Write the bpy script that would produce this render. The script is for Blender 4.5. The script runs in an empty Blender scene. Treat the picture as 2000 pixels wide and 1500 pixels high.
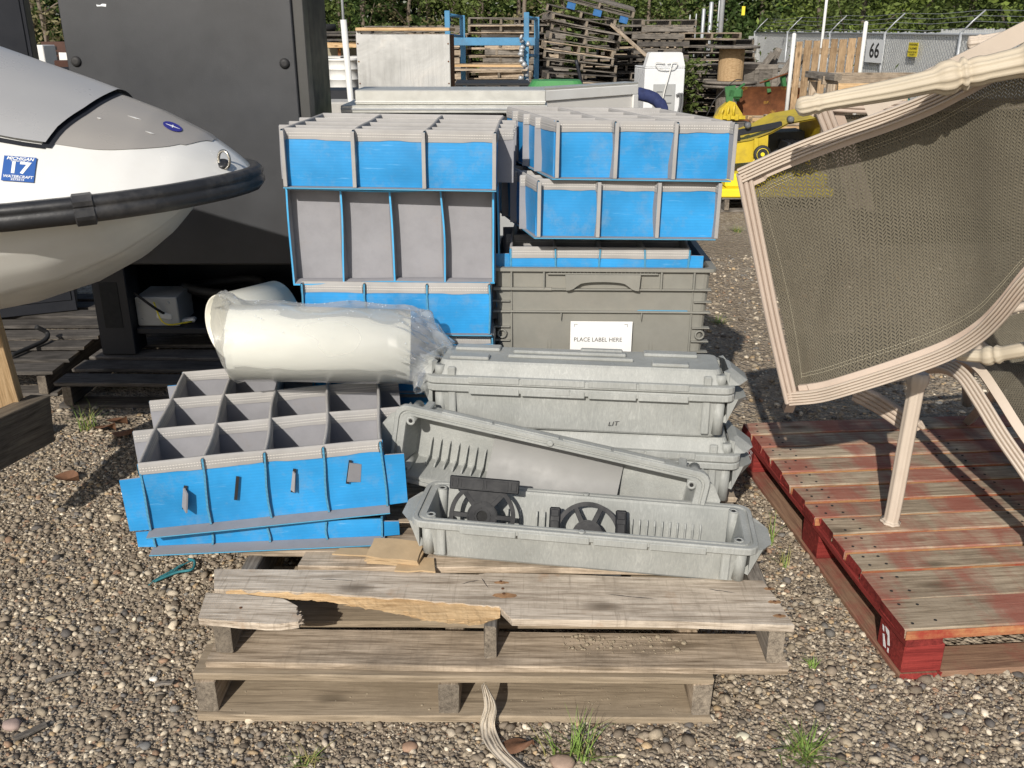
import bpy, bmesh, math, random
import numpy as np
from mathutils import Vector, Matrix, Euler, noise as mnoise

random.seed(7)
R = math.radians
SC = bpy.context.scene
COL = SC.collection

# ------------------------------------------------------------------ camera
CAM_H, PITCH, FPX = 1.51, R(21.0), 1800.0
cam_d = bpy.data.cameras.new("camera")
cam_d.sensor_width = 36.0
cam_d.lens = 36.0 * FPX / 2000.0
cam_d.clip_start, cam_d.clip_end = 0.05, 600.0
cam = bpy.data.objects.new("camera", cam_d)
cam.location = (0, 0, CAM_H)
cam.rotation_euler = (math.pi / 2 - PITCH, 0, 0)
COL.objects.link(cam)
SC.camera = cam

# ------------------------------------------------------------------ light
SUN_EL, SUN_AZ = R(32.0), R(197.0)          # azimuth clockwise from +Y
world = bpy.data.worlds.new("World")
SC.world = world
world.use_nodes = True
wn = world.node_tree.nodes
sky = wn.new("ShaderNodeTexSky")
sky.sky_type = 'NISHITA'
sky.sun_disc = False
sky.sun_elevation = SUN_EL
sky.sun_rotation = SUN_AZ
sky.dust_density = 1.6
wn["Background"].inputs[1].default_value = 0.092
world.node_tree.links.new(sky.outputs[0], wn["Background"].inputs[0])
sun_d = bpy.data.lights.new("sun", 'SUN')
sun_d.energy = 4.75
sun_d.angle = R(0.6)
sun_d.color = (1.0, 0.94, 0.85)
sun = bpy.data.objects.new("sun", sun_d)
sdir = Vector((math.sin(SUN_AZ) * math.cos(SUN_EL), math.cos(SUN_AZ) * math.cos(SUN_EL), math.sin(SUN_EL)))
sun.rotation_euler = (-sdir).to_track_quat('-Z', 'Y').to_euler()
sun.location = sdir * 30
COL.objects.link(sun)
SC.view_settings.view_transform = 'Standard'
SC.view_settings.look = 'None'
SC.view_settings.exposure = -0.06
SC.view_settings.gamma = 1.0
SC.cycles.transparent_max_bounces = 16
SC.cycles.max_bounces = 8


# ------------------------------------------------------------------ helpers
def U(px, py, z=None, Y=None):
    """world point on a ray of the photograph, at height z or at distance Y"""
    dx = (px - 1000) / FPX
    dy = (750 - py) / FPX
    d = Vector((dx, math.cos(PITCH) + dy * math.sin(PITCH), -math.sin(PITCH) + dy * math.cos(PITCH)))
    t = (z - CAM_H) / d.z if z is not None else Y / d.y
    return Vector((0, 0, CAM_H)) + d * t


def lerp(a, b, t):
    return a + (b - a) * t


def interp(x, xs, ys):
    return float(np.interp(x, xs, ys))


def frames(pts, up=Vector((0, 0, 1))):
    """tangent / normal / binormal along a path; normal stays close to up"""
    out = []
    n = len(pts)
    prev = None
    for i in range(n):
        t = (pts[min(i + 1, n - 1)] - pts[max(i - 1, 0)])
        t.normalize()
        if prev is None:
            u = up - t * up.dot(t)
            if u.length < 1e-4:
                u = Vector((1, 0, 0)) - t * t.x
        else:
            u = prev - t * prev.dot(t)
        u.normalize()
        prev = u
        out.append((t, u, t.cross(u)))
    return out


def smooth_path(pts, k=6):
    """Catmull-Rom through points"""
    pts = [Vector(p) for p in pts]
    P = [pts[0] * 2 - pts[1]] + pts + [pts[-1] * 2 - pts[-2]]
    out = []
    for i in range(1, len(P) - 2):
        for j in range(k):
            t = j / k
            a, b, c, d = P[i - 1], P[i], P[i + 1], P[i + 2]
            out.append(0.5 * ((2 * b) + (c - a) * t + (2 * a - 5 * b + 4 * c - d) * t * t + (3 * b - a - 3 * c + d) * t ** 3))
    out.append(pts[-1])
    return out


class MB:
    """collects shapes that become ONE mesh object"""

    def __init__(self):
        self.v, self.f, self.m, self.s, self.uv = [], [], [], [], {}

    def add(self, verts, faces, m=0, smooth=False):
        o = len(self.v)
        self.v.extend([tuple(p) for p in verts])
        for fc in faces:
            self.f.append(tuple(i + o for i in fc))
            self.m.append(m)
            self.s.append(smooth)
        return o

    def box(self, x0, x1, y0, y1, z0, z1, m=0, bev=0.0, T=None):
        if bev <= 0:
            vs = [(x, y, z) for z in (z0, z1) for y in (y0, y1) for x in (x0, x1)]
            fs = [(0, 2, 3, 1), (4, 5, 7, 6), (0, 1, 5, 4), (2, 6, 7, 3), (0, 4, 6, 2), (1, 3, 7, 5)]
        else:
            b = min(bev, (x1 - x0) * .45, (y1 - y0) * .45, (z1 - z0) * .45)
            vs, idx = [], {}
            X, Yy, Z = (x0, x1), (y0, y1), (z0, z1)
            sg = (1, -1)
            for k in range(2):
                for j in range(2):
                    for i in range(2):
                        for ax in range(3):
                            p = [X[i] + sg[i] * b, Yy[j] + sg[j] * b, Z[k] + sg[k] * b]
                            p[ax] = (X[i], Yy[j], Z[k])[ax]
                            idx[(i, j, k, ax)] = len(vs)
                            vs.append(tuple(p))
            fs = []
            g = lambda i, j, k, a: idx[(i, j, k, a)]
            for i in range(2):
                q = [g(i, 0, 0, 0), g(i, 1, 0, 0), g(i, 1, 1, 0), g(i, 0, 1, 0)]
                fs.append(q if i else q[::-1])
                q = [g(0, i, 0, 1), g(1, i, 0, 1), g(1, i, 1, 1), g(0, i, 1, 1)]
                fs.append(q[::-1] if i else q)
                q = [g(0, 0, i, 2), g(1, 0, i, 2), g(1, 1, i, 2), g(0, 1, i, 2)]
                fs.append(q if i else q[::-1])
            for a in range(2):
                for c in range(2):
                    fs.append([g(a, c, 0, 0), g(a, c, 1, 0), g(a, c, 1, 1), g(a, c, 0, 1)])
                    fs.append([g(a, 0, c, 0), g(a, 1, c, 0), g(a, 1, c, 2), g(a, 0, c, 2)])
                    fs.append([g(0, a, c, 1), g(1, a, c, 1), g(1, a, c, 2), g(0, a, c, 2)])
            for k in range(2):
                for j in range(2):
                    for i in range(2):
                        fs.append([g(i, j, k, 0), g(i, j, k, 1), g(i, j, k, 2)])
        if T is not None:
            vs = [T @ Vector(p) for p in vs]
        self.add(vs, fs, m)

    def tube(self, pts, r, n=8, m=0, caps=True, closed=False, up=Vector((0, 0, 1)), prof=None, smooth=True, mod=None):
        """r: number or list of radii; prof: list of (a,b) offsets along (binormal, normal) scaled by r"""
        pts = [Vector(p) for p in pts]
        fr = frames(pts, up)
        N = len(pts)
        if not hasattr(r, '__len__'):
            r = [r] * N
        if prof is None:
            prof = [(math.cos(2 * math.pi * k / n), math.sin(2 * math.pi * k / n)) for k in range(n)]
        if mod:
            prof = [(a * (1 + mod[1] * math.cos(mod[0] * math.atan2(b, a))), b * (1 + mod[1] * math.cos(mod[0] * math.atan2(b, a)))) for a, b in prof]
        n = len(prof)
        vs = []
        for i in range(N):
            t, u, w = fr[i]
            for a, b in prof:
                vs.append(pts[i] + (w * a + u * b) * r[i])
        fs = []
        for i in range(N if closed else N - 1):
            i2 = (i + 1) % N
            for k in range(n):
                k2 = (k + 1) % n
                fs.append((i * n + k, i * n + k2, i2 * n + k2, i2 * n + k))
        self.add(vs, fs, m, smooth)
        if caps and not closed:
            o = len(self.v) - len(vs)
            self.f.append(tuple(o + k for k in range(n))[::-1]); self.m.append(m); self.s.append(False)
            self.f.append(tuple(o + (N - 1) * n + k for k in range(n))); self.m.append(m); self.s.append(False)

    def lathe(self, prof, n=24, o=(0, 0, 0), axis=(0, 0, 1), m=0, smooth=True, caps=True):
        ax = Vector(axis).normalized()
        u = ax.orthogonal().normalized()
        w = ax.cross(u)
        o = Vector(o)
        vs = []
        for r, h in prof:
            for k in range(n):
                a = 2 * math.pi * k / n
                vs.append(o + ax * h + (u * math.cos(a) + w * math.sin(a)) * r)
        fs = []
        for i in range(len(prof) - 1):
            for k in range(n):
                k2 = (k + 1) % n
                fs.append((i * n + k, i * n + k2, (i + 1) * n + k2, (i + 1) * n + k))
        b = self.add(vs, fs, m, smooth)
        if caps:
            self.f.append(tuple(b + k for k in range(n))[::-1]); self.m.append(m); self.s.append(False)
            self.f.append(tuple(b + (len(prof) - 1) * n + k for k in range(n))); self.m.append(m); self.s.append(False)

    def prism(self, poly, h0, h1, T=None, m=0, side=None):
        """poly of (x,y), extruded along z from h0 to h1"""
        n = len(poly)
        vs = [Vector((x, y, h0)) for x, y in poly] + [Vector((x, y, h1)) for x, y in poly]
        if T is not None:
            vs = [T @ p for p in vs]
        self.add(vs, [tuple(range(n))[::-1], tuple(range(n, 2 * n))], m)
        o = len(self.v) - 2 * n
        for k in range(n):
            k2 = (k + 1) % n
            self.f.append((o + k, o + k2, o + n + k2, o + n + k)); self.m.append(m if side is None else side); self.s.append(False)

    def grid(self, fn, nu, nv, m=0, smooth=True, flip=False, closed_v=False):
        vs = [fn(i / nu, j / nv) for i in range(nu + 1) for j in range(nv + 1)]
        fs = []
        for i in range(nu):
            for j in range(nv):
                q = (i * (nv + 1) + j, (i + 1) * (nv + 1) + j, (i + 1) * (nv + 1) + j + 1, i * (nv + 1) + j + 1)
                fs.append(q[::-1] if flip else q)
        return self.add(vs, fs, m, smooth)

    def rings(self, rings, m=0, smooth=False, cap0=True, cap1=True):
        n = len(rings[0])
        vs = [p for r in rings for p in r]
        fs = []
        for i in range(len(rings) - 1):
            for k in range(n):
                k2 = (k + 1) % n
                fs.append((i * n + k, i * n + k2, (i + 1) * n + k2, (i + 1) * n + k))
        b = self.add(vs, fs, m, smooth)
        if cap0:
            self.f.append(tuple(b + k for k in range(n))[::-1]); self.m.append(m); self.s.append(False)
        if cap1:
            e = b + (len(rings) - 1) * n
            self.f.append(tuple(e + k for k in range(n))); self.m.append(m); self.s.append(False)

    def mesh(self, name, mats, fix=True):
        me = bpy.data.meshes.new(name)
        me.from_pydata(self.v, [], self.f)
        me.polygons.foreach_set("material_index", self.m)
        me.polygons.foreach_set("use_smooth", self.s)
        for mt in (mats if isinstance(mats, (list, tuple)) else [mats]):
            me.materials.append(mt)
        if fix and len(self.f) < 60000:
            bm = bmesh.new()
            bm.from_mesh(me)
            bmesh.ops.recalc_face_normals(bm, faces=bm.faces)
            bm.to_mesh(me)
            bm.free()
        me.update()
        return me

    def build(self, name, mats, parent=None, loc=None, rot=None, fix=True, **tags):
        me = self.mesh(name, mats, fix)
        return link(name, me, parent, loc, rot, **tags)


def tag(o, label=None, cat=None, group=None, kind=None):
    if label: o["label"] = label
    if cat: o["category"] = cat
    if group: o["group"] = group
    if kind: o["kind"] = kind
    return o


def link(name, me, parent=None, loc=None, rot=None, **tags):
    o = bpy.data.objects.new(name, me)
    COL.objects.link(o)
    if parent is not None:
        o.parent = parent
    if loc is not None:
        o.location = loc
    if rot is not None:
        o.rotation_euler = rot
    return tag(o, **tags)


def thing(name, loc, rot=(0, 0, 0), **tags):
    o = bpy.data.objects.new(name, None)
    o.empty_display_size = 0.05
    COL.objects.link(o)
    o.location = loc
    o.rotation_euler = rot
    return tag(o, **tags)


KIDS = {}


def copy_tree(o, parent=None):
    c = o.copy()
    COL.objects.link(c)
    c.parent = parent
    for ch in list(o.children):
        copy_tree(ch, c)
    return c


def text_mesh(txt, size, mat, bold=0.0, sx=1.0, align='CENTER', shear=0.0):
    cu = bpy.data.curves.new("writing", 'FONT')
    cu.body = txt
    cu.size = size
    cu.align_x = align
    cu.align_y = 'CENTER'
    cu.offset = bold
    cu.shear = shear
    cu.resolution_u = 3
    o = bpy.data.objects.new("writing", cu)
    COL.objects.link(o)
    dg = bpy.context.evaluated_depsgraph_get()
    me = bpy.data.meshes.new_from_object(o.evaluated_get(dg))
    bpy.data.objects.remove(o)
    bpy.data.curves.remove(cu)
    for v in me.vertices:
        v.co.x *= sx
    me.materials.clear()
    me.materials.append(mat)
    return me


# ------------------------------------------------------------------ materials
class NT:
    def __init__(self, name):
        self.mat = bpy.data.materials.new(name)
        self.mat.use_nodes = True
        self.t = self.mat.node_tree
        self.n = self.t.nodes
        self.b = self.n["Principled BSDF"]

    def node(self, typ, **kw):
        nd = self.n.new(typ)
        for k, v in kw.items():
            if k.startswith("i_"):
                key = k[2:]
                nd.inputs[int(key) if key.isdigit() else key].default_value = v
            else:
                setattr(nd, k, v)
        return nd

    def link(self, a, b):
        self.t.links.new(a, b)

    def coords(self, scale=(1, 1, 1), kind='Object', rand=True):
        tc = self.node("ShaderNodeTexCoord")
        mp = self.node("ShaderNodeMapping")
        self.link(tc.outputs[kind], mp.inputs[0])
        mp.inputs['Scale'].default_value = scale
        if rand:
            oi = self.node("ShaderNodeObjectInfo")
            mu = self.node("ShaderNodeMath", operation='MULTIPLY')
            mu.inputs[1].default_value = 137.0
            self.link(oi.outputs['Random'], mu.inputs[0])
            self.link(mu.outputs[0], mp.inputs['Location'])
        return mp.outputs[0]

    def noise(self, vec, scale=5, detail=4, rough=.6, dist=0.0):
        nd = self.node("ShaderNodeTexNoise")
        nd.inputs['Scale'].default_value = scale
        nd.inputs['Detail'].default_value = detail
        nd.inputs['Roughness'].default_value = rough
        nd.inputs['Distortion'].default_value = dist
        self.link(vec, nd.inputs['Vector'])
        return nd.outputs['Fac']

    def ramp(self, fac, stops):
        nd = self.node("ShaderNodeValToRGB")
        el = nd.color_ramp.elements
        while len(el) < len(stops):
            el.new(0.5)
        for e, (p, c) in zip(el, stops):
            e.position = p
            e.color = (c, c, c, 1) if not hasattr(c, '__len__') else (*c, 1)
        self.link(fac, nd.inputs[0])
        return nd.outputs[0]

    def mix(self, fac, a, b, mode='MIX'):
        nd = self.node("ShaderNodeMix", data_type='RGBA', blend_type=mode)
        for sock, val in ((nd.inputs[0], fac), (nd.inputs[6], a), (nd.inputs[7], b)):
            if hasattr(val, 'is_linked') or hasattr(val, 'links'):
                self.link(val, sock)
            elif hasattr(val, '__len__'):
                sock.default_value = (*val, 1)
            else:
                sock.default_value = val
        return nd.outputs[2]

    def math(self, op, a, b=0.0):
        nd = self.node("ShaderNodeMath", operation=op)
        for sock, val in ((nd.inputs[0], a), (nd.inputs[1], b)):
            if hasattr(val, 'links'):
                self.link(val, sock)
            else:
                sock.default_value = val
        return nd.outputs[0]

    def bump(self, h, strength=.3, dist=.002, prev=None):
        nd = self.node("ShaderNodeBump")
        nd.inputs['Strength'].default_value = strength
        nd.inputs['Distance'].default_value = dist
        self.link(h, nd.inputs['Height'])
        if prev is not None:
            self.link(prev, nd.inputs['Normal'])
        return nd.outputs[0]

    def done(self, color=None, rough=.6, normal=None, metal=0.0, spec=.4, **kw):
        b = self.b
        for sock, val in ((b.inputs['Base Color'], color), (b.inputs['Roughness'], rough), (b.inputs['Metallic'], metal)):
            if val is None:
                continue
            if hasattr(val, 'links'):
                self.link(val, sock)
            elif hasattr(val, '__len__'):
                sock.default_value = (*val, 1)
            else:
                sock.default_value = val
        b.inputs['Specular IOR Level'].default_value = spec
        if normal is not None:
            self.link(normal, b.inputs['Normal'])
        for k, v in kw.items():
            b.inputs[k].default_value = v
        return self.mat


def plain(name, c, rough=.6, var=.18, scale=18, metal=0.0, spec=.4, bump=.15, bscale=120, dirt=None, dirt_amt=.5):
    """one colour with worn variation, fine relief and optional dirt"""
    t = NT(name)
    co = t.coords()
    nz = t.noise(co, scale, 5, .65)
    lo = tuple(x * (1 - var) for x in c)
    hi = tuple(min(1, x * (1 + var)) for x in c)
    col = t.ramp(nz, [(.25, lo), (.75, hi)])
    if dirt:
        dn = t.noise(co, scale * .35, 6, .7)
        fac = t.ramp(dn, [(.5, 0.0), (.78, dirt_amt)])
        col = t.mix(fac, col, dirt)
    rn = t.ramp(t.noise(co, scale * 2.3, 3), [(.2, max(.02, rough - .1)), (.8, min(1, rough + .1))])
    nm = t.bump(t.noise(co, bscale, 3), bump, .002) if bump > 0 else None
    return t.done(col, rn, nm, metal, spec)


def wood(name, dark, light, rough=.8, stain=(.06, .05, .045), stain_amt=.45, saw=.35, grain=1.0, paint=None, paint_amt=.5, rust=False):
    """weathered board, grain along local X"""
    t = NT(name)
    co = t.coords((1, 1, 1))
    st = t.node("ShaderNodeMapping")
    st.inputs['Scale'].default_value = (1.6, 26, 26)
    t.link(co, st.inputs[0])
    g1 = t.noise(st.outputs[0], 3.2, 6, .65, .6)
    st2 = t.node("ShaderNodeMapping")
    st2.inputs['Scale'].default_value = (3.0, 90, 90)
    t.link(co, st2.inputs[0])
    g2 = t.noise(st2.outputs[0], 4.0, 3, .6)
    mx = t.math('ADD', t.math('MULTIPLY', g1, .65), t.math('MULTIPLY', g2, .35))
    oi = t.node("ShaderNodeObjectInfo")
    col = t.ramp(mx, [(.36, tuple(x * .8 for x in dark)), (.50, tuple(lerp(a, b, .5) for a, b in zip(dark, light))), (.63, light)])
    vv = t.ramp(oi.outputs['Random'], [(0, .72), (1, 1.12)])
    col = t.mix(1.0, col, vv, 'MULTIPLY')
    # knots
    kn = t.node("ShaderNodeMapping")
    kn.inputs['Scale'].default_value = (3.5, 9, 9)
    t.link(co, kn.inputs[0])
    vo = t.node("ShaderNodeTexVoronoi", feature='F1')
    vo.inputs['Scale'].default_value = 1.0
    t.link(kn.outputs[0], vo.inputs['Vector'])
    kf = t.ramp(vo.outputs['Distance'], [(.05, .85), (.12, .55), (.20, 0.0)])
    col = t.mix(kf, col, tuple(x * .45 for x in dark))
    # blotchy stain
    sn = t.noise(co, 4.5, 6, .75)
    col = t.mix(t.ramp(sn, [(.46, 0.0), (.66, stain_amt)]), col, stain)
    if rust:
        rn_ = t.noise(co, 7.0, 4, .6)
        col = t.mix(t.ramp(rn_, [(.62, 0.0), (.76, .7)]), col, (.30, .15, .06))
    if paint is not None:
        pm_ = t.node("ShaderNodeMapping")
        pm_.inputs['Scale'].default_value = (2.3, .9, .9)
        t.link(co, pm_.inputs[0])
        pn = t.noise(pm_.outputs[0], 1.6, 5, .6)
        worn = t.math('SUBTRACT', pn, t.math('MULTIPLY', g2, .16))
        col = t.mix(t.ramp(worn, [(.60 - .45 * paint_amt, 0.0), (.72 - .45 * paint_amt, .72)]), col, paint)
    # circular-saw marks across the grain
    sm = t.node("ShaderNodeMapping")
    sm.inputs['Scale'].default_value = (75, 5, 5)
    sm.inputs['Rotation'].default_value = (0, 0, .12)
    t.link(co, sm.inputs[0])
    sw = t.noise(sm.outputs[0], 1.6, 3, .6, .4)
    col = t.mix(t.ramp(sw, [(.57, 0.0), (.72, .30 * min(1.3, saw))]), col, tuple(x * .5 for x in dark))
    h = t.math('ADD', mx, t.math('MULTIPLY', sw, saw * .3))
    nm = t.bump(h, .55 * grain, .0035)
    return t.done(col, rough, nm, 0, .2)


M = {}


def build_materials():
    # gravel ground sheet
    t = NT("ground_gravel")
    co = t.coords((1, 1, 1), rand=False)
    v1 = t.node("ShaderNodeTexVoronoi"); v1.inputs['Scale'].default_value = 85; t.link(co, v1.inputs['Vector'])
    v2 = t.node("ShaderNodeTexVoronoi"); v2.inputs['Scale'].default_value = 34; t.link(co, v2.inputs['Vector'])
    big = t.noise(co, .55, 6, .6)
    fine = t.noise(co, 40, 4, .7)
    c1 = t.ramp(v1.outputs['Color'], [(.1, (.14, .11, .08)), (.45, (.32, .265, .20)), (.8, (.48, .41, .32)), (1, (.64, .58, .48))])
    c2 = t.ramp(v2.outputs['Color'], [(.1, (.20, .16, .12)), (.6, (.40, .335, .255)), (1, (.58, .52, .42))])
    col = t.mix(t.ramp(fine, [(.4, 0.0), (.6, 1.0)]), c1, c2)
    col = t.mix(t.ramp(big, [(.38, .75), (.62, 0.0)]), col, (.24, .19, .135))
    far = t.noise(co, .16, 4, .6)
    col = t.mix(t.ramp(far, [(.56, 0.0), (.66, .75)]), col, (.10, .115, .045))
    h = t.math('ADD', v1.outputs['Distance'], t.math('MULTIPLY', v2.outputs['Distance'], 1.4))
    nm = t.bump(h, .9, .012)
    M['ground'] = t.done(col, .95, nm, 0, .15)
    # pebbles: colour stored per stone
    t = NT("pebble")
    at = t.node("ShaderNodeAttribute"); at.attribute_name = "stone"
    co = t.coords(rand=False)
    sp = t.noise(co, 260, 3, .7)
    col = t.mix(1.0, at.outputs['Color'], t.ramp(sp, [(.3, .72), (.7, 1.15)]), 'MULTIPLY')
    M['pebble'] = t.done(col, .75, t.bump(sp, .3, .001), 0, .3)
    # corrugated plastic
    for nm_, c in (("blue_sheet", (.028, .285, .63)), ("blue_light", (.07, .40, .72))):
        t = NT(nm_)
        co = t.coords(rand=True)
        rb = t.node("ShaderNodeTexWave", wave_type='BANDS', bands_direction='Z')
        rb.inputs['Scale'].default_value = 36
        rb.inputs['Distortion'].default_value = .5
        t.link(co, rb.inputs['Vector'])
        st = t.node("ShaderNodeMapping"); st.inputs['Scale'].default_value = (9, 9, 110); t.link(co, st.inputs[0])
        sc = t.noise(st.outputs[0], 1.2, 3, .55)
        bl = t.noise(co, 5, 4, .6)
        col = t.ramp(bl, [(.3, tuple(x * .74 for x in c)), (.7, tuple(min(1, x * 1.12) for x in c))])
        col = t.mix(t.ramp(rb.outputs['Fac'], [(.2, .10), (.9, 0.0)]), col, (.015, .15, .42))
        col = t.mix(t.ramp(sc, [(.67, 0.0), (.82, .4)]), col, (.34, .62, .86))
        du = t.noise(co, 13, 6, .75)
        col = t.mix(t.ramp(du, [(.50, 0.0), (.80, .42)]), col, (.27, .32, .34))
        hh = t.math('ADD', t.math('MULTIPLY', rb.outputs['Fac'], .10), t.math('MULTIPLY', bl, 1.2))
        M[nm_] = t.done(col, .42, t.bump(hh, .22, .003), 0, .4)
    # padded grey liner
    for nm_, c in (("liner", (.285, .285, .305)), ("binding", (.37, .36, .35))):
        t = NT(nm_)
        co = t.coords(rand=True)
        wv = t.noise(co, 420, 2, .6)
        bl = t.noise(co, 8, 5, .65)
        col = t.ramp(bl, [(.25, tuple(x * .80 for x in c)), (.75, tuple(x * 1.12 for x in c))])
        col = t.mix(t.ramp(t.noise(co, 16, 6, .75), [(.56, 0.0), (.80, .4)]), col, (.20, .17, .145))
        M[nm_] = t.done(col, .92, t.bump(t.math('ADD', t.math('MULTIPLY', wv, .5), t.math('MULTIPLY', bl, 1.5)), .35, .002), 0, .15)
    M['stitch'] = plain("stitch_thread", (.66, .64, .60), .8, .1, 60, bump=0)
    # fluted cut edge of the sheet
    t = NT("fluted_edge")
    co = t.coords(rand=False)
    ck = t.node("ShaderNodeTexWave", wave_type='BANDS', bands_direction='Z'); ck.inputs['Scale'].default_value = 84
    t.link(co, ck.inputs['Vector'])
    ck2 = t.node("ShaderNodeTexWave", wave_type='BANDS', bands_direction='X'); ck2.inputs['Scale'].default_value = 52
    t.link(co, ck2.inputs['Vector'])
    col = t.mix(t.ramp(ck.outputs['Fac'], [(.35, 0.0), (.5, 1.0)]), (.03, .14, .24), (.10, .38, .60))
    M['edge'] = t.done(col, .6, t.bump(ck.outputs['Fac'], .5, .002), 0, .3)
    # moulded grey cases with flow marks
    t = NT("moulded_grey")
    co = t.coords((1, 1, 1), rand=True)
    ds = t.noise(co, 6, 2, .5)
    st = t.node("ShaderNodeMapping"); st.inputs['Scale'].default_value = (48, 48, 8); st.inputs['Rotation'].default_value = (.5, .6, .3)
    t.link(co, st.inputs[0])
    fl = t.noise(st.outputs[0], 2.2, 6, .72, 2.2)
    bl = t.noise(co, 7, 5, .6)
    col = t.ramp(fl, [(.30, (.29, .30, .29)), (.52, (.345, .355, .34)), (.72, (.44, .45, .43))])
    col = t.mix(t.ramp(bl, [(.35, .45), (.6, 0.0)]), col, (.20, .21, .20))
    col = t.mix(t.ramp(t.noise(co, 30, 6, .75), [(.58, 0.0), (.8, .4)]), col, (.20, .18, .145))
    M['case'] = t.done(col, .55, t.bump(t.math('ADD', fl, t.noise(co, 160, 3)), .25, .0012), 0, .35)
    M['case_sheet'] = plain("smooth_grey_sheet", (.225, .225, .22), .5, .08, 9, bump=.05)
    M['hole'] = plain("dark_hole", (.02, .02, .02), .9, .1, bump=0)
    M['tote'] = plain("tote_plastic", (.225, .222, .198), .55, .12, 9, bump=.12, bscale=90, dirt=(.33, .30, .25), dirt_amt=.35)
    M['black_part'] = plain("black_moulded", (.010, .011, .014), .5, .2, 12, spec=.2, bump=.1)
    M['paper'] = plain("white_card", (.80, .80, .79), .7, .05, 9, bump=.03, dirt=(.55, .52, .46), dirt_amt=.25)
    M['ink'] = plain("black_ink", (.03, .03, .03), .7, .1, bump=0)
    M['pvc'] = plain("cream_pvc", (.76, .75, .66), .35, .04, 6, bump=.02, spec=.5)
    # wood
    M['wood'] = wood("pallet_wood", (.22, .165, .11), (.63, .52, .40), stain=(.13, .105, .08), stain_amt=.55, saw=.8)
    M['wood_front'] = wood("worn_plank", (.31, .245, .18), (.74, .65, .54), stain=(.16, .13, .10), stain_amt=.5, saw=1.4, rust=True)
    M['wood_dirt'] = wood("dusty_plank", (.21, .165, .115), (.40, .325, .235), stain=(.25, .20, .14), stain_amt=.8, saw=.2, grain=.6)
    M['wood_fresh'] = wood("fresh_split_wood", (.36, .22, .10), (.62, .45, .26), stain=(.30, .19, .10), stain_amt=.3, saw=.1)
    M['wood_old'] = wood("grey_old_wood", (.10, .088, .075), (.31, .28, .245), stain=(.05, .045, .04), stain_amt=.6)
    M['wood_tan'] = wood("tan_fence_wood", (.24, .155, .085), (.50, .36, .22), stain=(.14, .09, .05), stain_amt=.6, saw=.3)
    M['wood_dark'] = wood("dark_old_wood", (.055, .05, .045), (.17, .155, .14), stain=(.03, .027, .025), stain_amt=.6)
    M['wood_new'] = wood("new_lumber", (.42, .27, .13), (.68, .49, .29), stain=(.30, .19, .10), stain_amt=.3, saw=.2)
    M['wood_end'] = wood("sawn_end", (.12, .10, .08), (.30, .255, .20), stain=(.08, .07, .06), stain_amt=.5)
    M['red_wood'] = wood("red_painted_board", (.23, .175, .115), (.52, .43, .32), stain=(.13, .095, .065), stain_amt=.45, paint=(.29, .075, .055), paint_amt=.55, saw=.5)
    M['red_edge'] = wood("red_board_edge", (.33, .16, .075), (.52, .29, .13), stain=(.30, .035, .028), stain_amt=.9, saw=.2)
    M['red_full'] = wood("red_block", (.15, .018, .017), (.33, .05, .042), stain=(.10, .02, .018), stain_amt=.5, saw=.5)
    M['red_dust'] = wood("dusty_red_board", (.17, .095, .065), (.29, .185, .12), stain=(.25, .045, .04), stain_amt=.7, saw=.2)
    M['card'] = plain("brown_cardboard", (.44, .32, .19), .85, .15, 14, bump=.2)
    M['rust_wood'] = plain("rust_stained_wood", (.30, .17, .085), .85, .45, 60, bump=.2)
    M['nail'] = plain("rusty_nail", (.10, .045, .02), .8, .3, 40)
    # metal & plastics
    M['cab'] = plain("charcoal_coat", (.046, .048, .052), .42, .28, 2.2, bump=.25, bscale=420, spec=.45)
    M['cab_side'] = plain("charcoal_trim", (.065, .065, .062), .45, .12, 6, bump=.1)
    M['cab_dark'] = plain("black_coat", (.016, .018, .024), .5, .15, 6, bump=.1)
    M['steel'] = NTsteel()
    M['alu'] = plain("pale_aluminium", (.66, .66, .62), .38, .07, 7, metal=.55, bump=.05)
    M['white'] = plain("white_paint", (.70, .70, .68), .4, .05, 8, bump=.05, dirt=(.5, .46, .4), dirt_amt=.3)
    M['white_soft'] = plain("white_panel", (.70, .68, .64), .5, .05, 3, bump=.5, bscale=6, dirt=(.55, .5, .44), dirt_amt=.3)
    M['enamel'] = plain("white_enamel", (.70, .72, .74), .3, .04, 5, bump=0, spec=.5)
    M['grey_plate'] = plain("grey_plate", (.36, .37, .37), .5, .08, 10, bump=.05)
    M['rust'] = rustmat()
    M['yellow'] = plain("yellow_paint", (.55, .41, .03), .45, .15, 9, bump=.1, dirt=(.16, .11, .05), dirt_amt=.8)
    M['yellow_plain'] = plain("yellow_sheet", (.82, .66, .03), .5, .08, 5, bump=.05)
    M['green'] = plain("green_paint", (.045, .16, .055), .5, .2, 9, bump=.1, dirt=(.12, .09, .05), dirt_amt=.5)
    M['green_tub'] = plain("green_tub", (.06, .24, .075), .5, .12, 6, bump=.05)
    M['blue_steel'] = plain("blue_rack_paint", (.075, .24, .42), .45, .18, 8, bump=.08, dirt=(.12, .09, .06), dirt_amt=.6)
    M['blue_block'] = plain("blue_pallet_paint", (.03, .13, .33), .7, .25, 12, bump=.2)
    M['black'] = plain("black_rubber", (.022, .022, .023), .62, .25, 14, bump=.25, dirt=(.10, .09, .08), dirt_amt=.3)
    M['galv'] = plain("galvanised", (.42, .44, .46), .5, .12, 14, metal=.4, bump=.08)
    M['slat'] = plain("pale_slat", (.70, .71, .70), .6, .1, 3, bump=.1)
    M['sign'] = plain("sign_white", (.80, .82, .83), .5, .03, 5, bump=0)
    M['sign_yellow'] = plain("sign_yellow", (.80, .66, .05), .5, .05, 5, bump=0)
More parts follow.
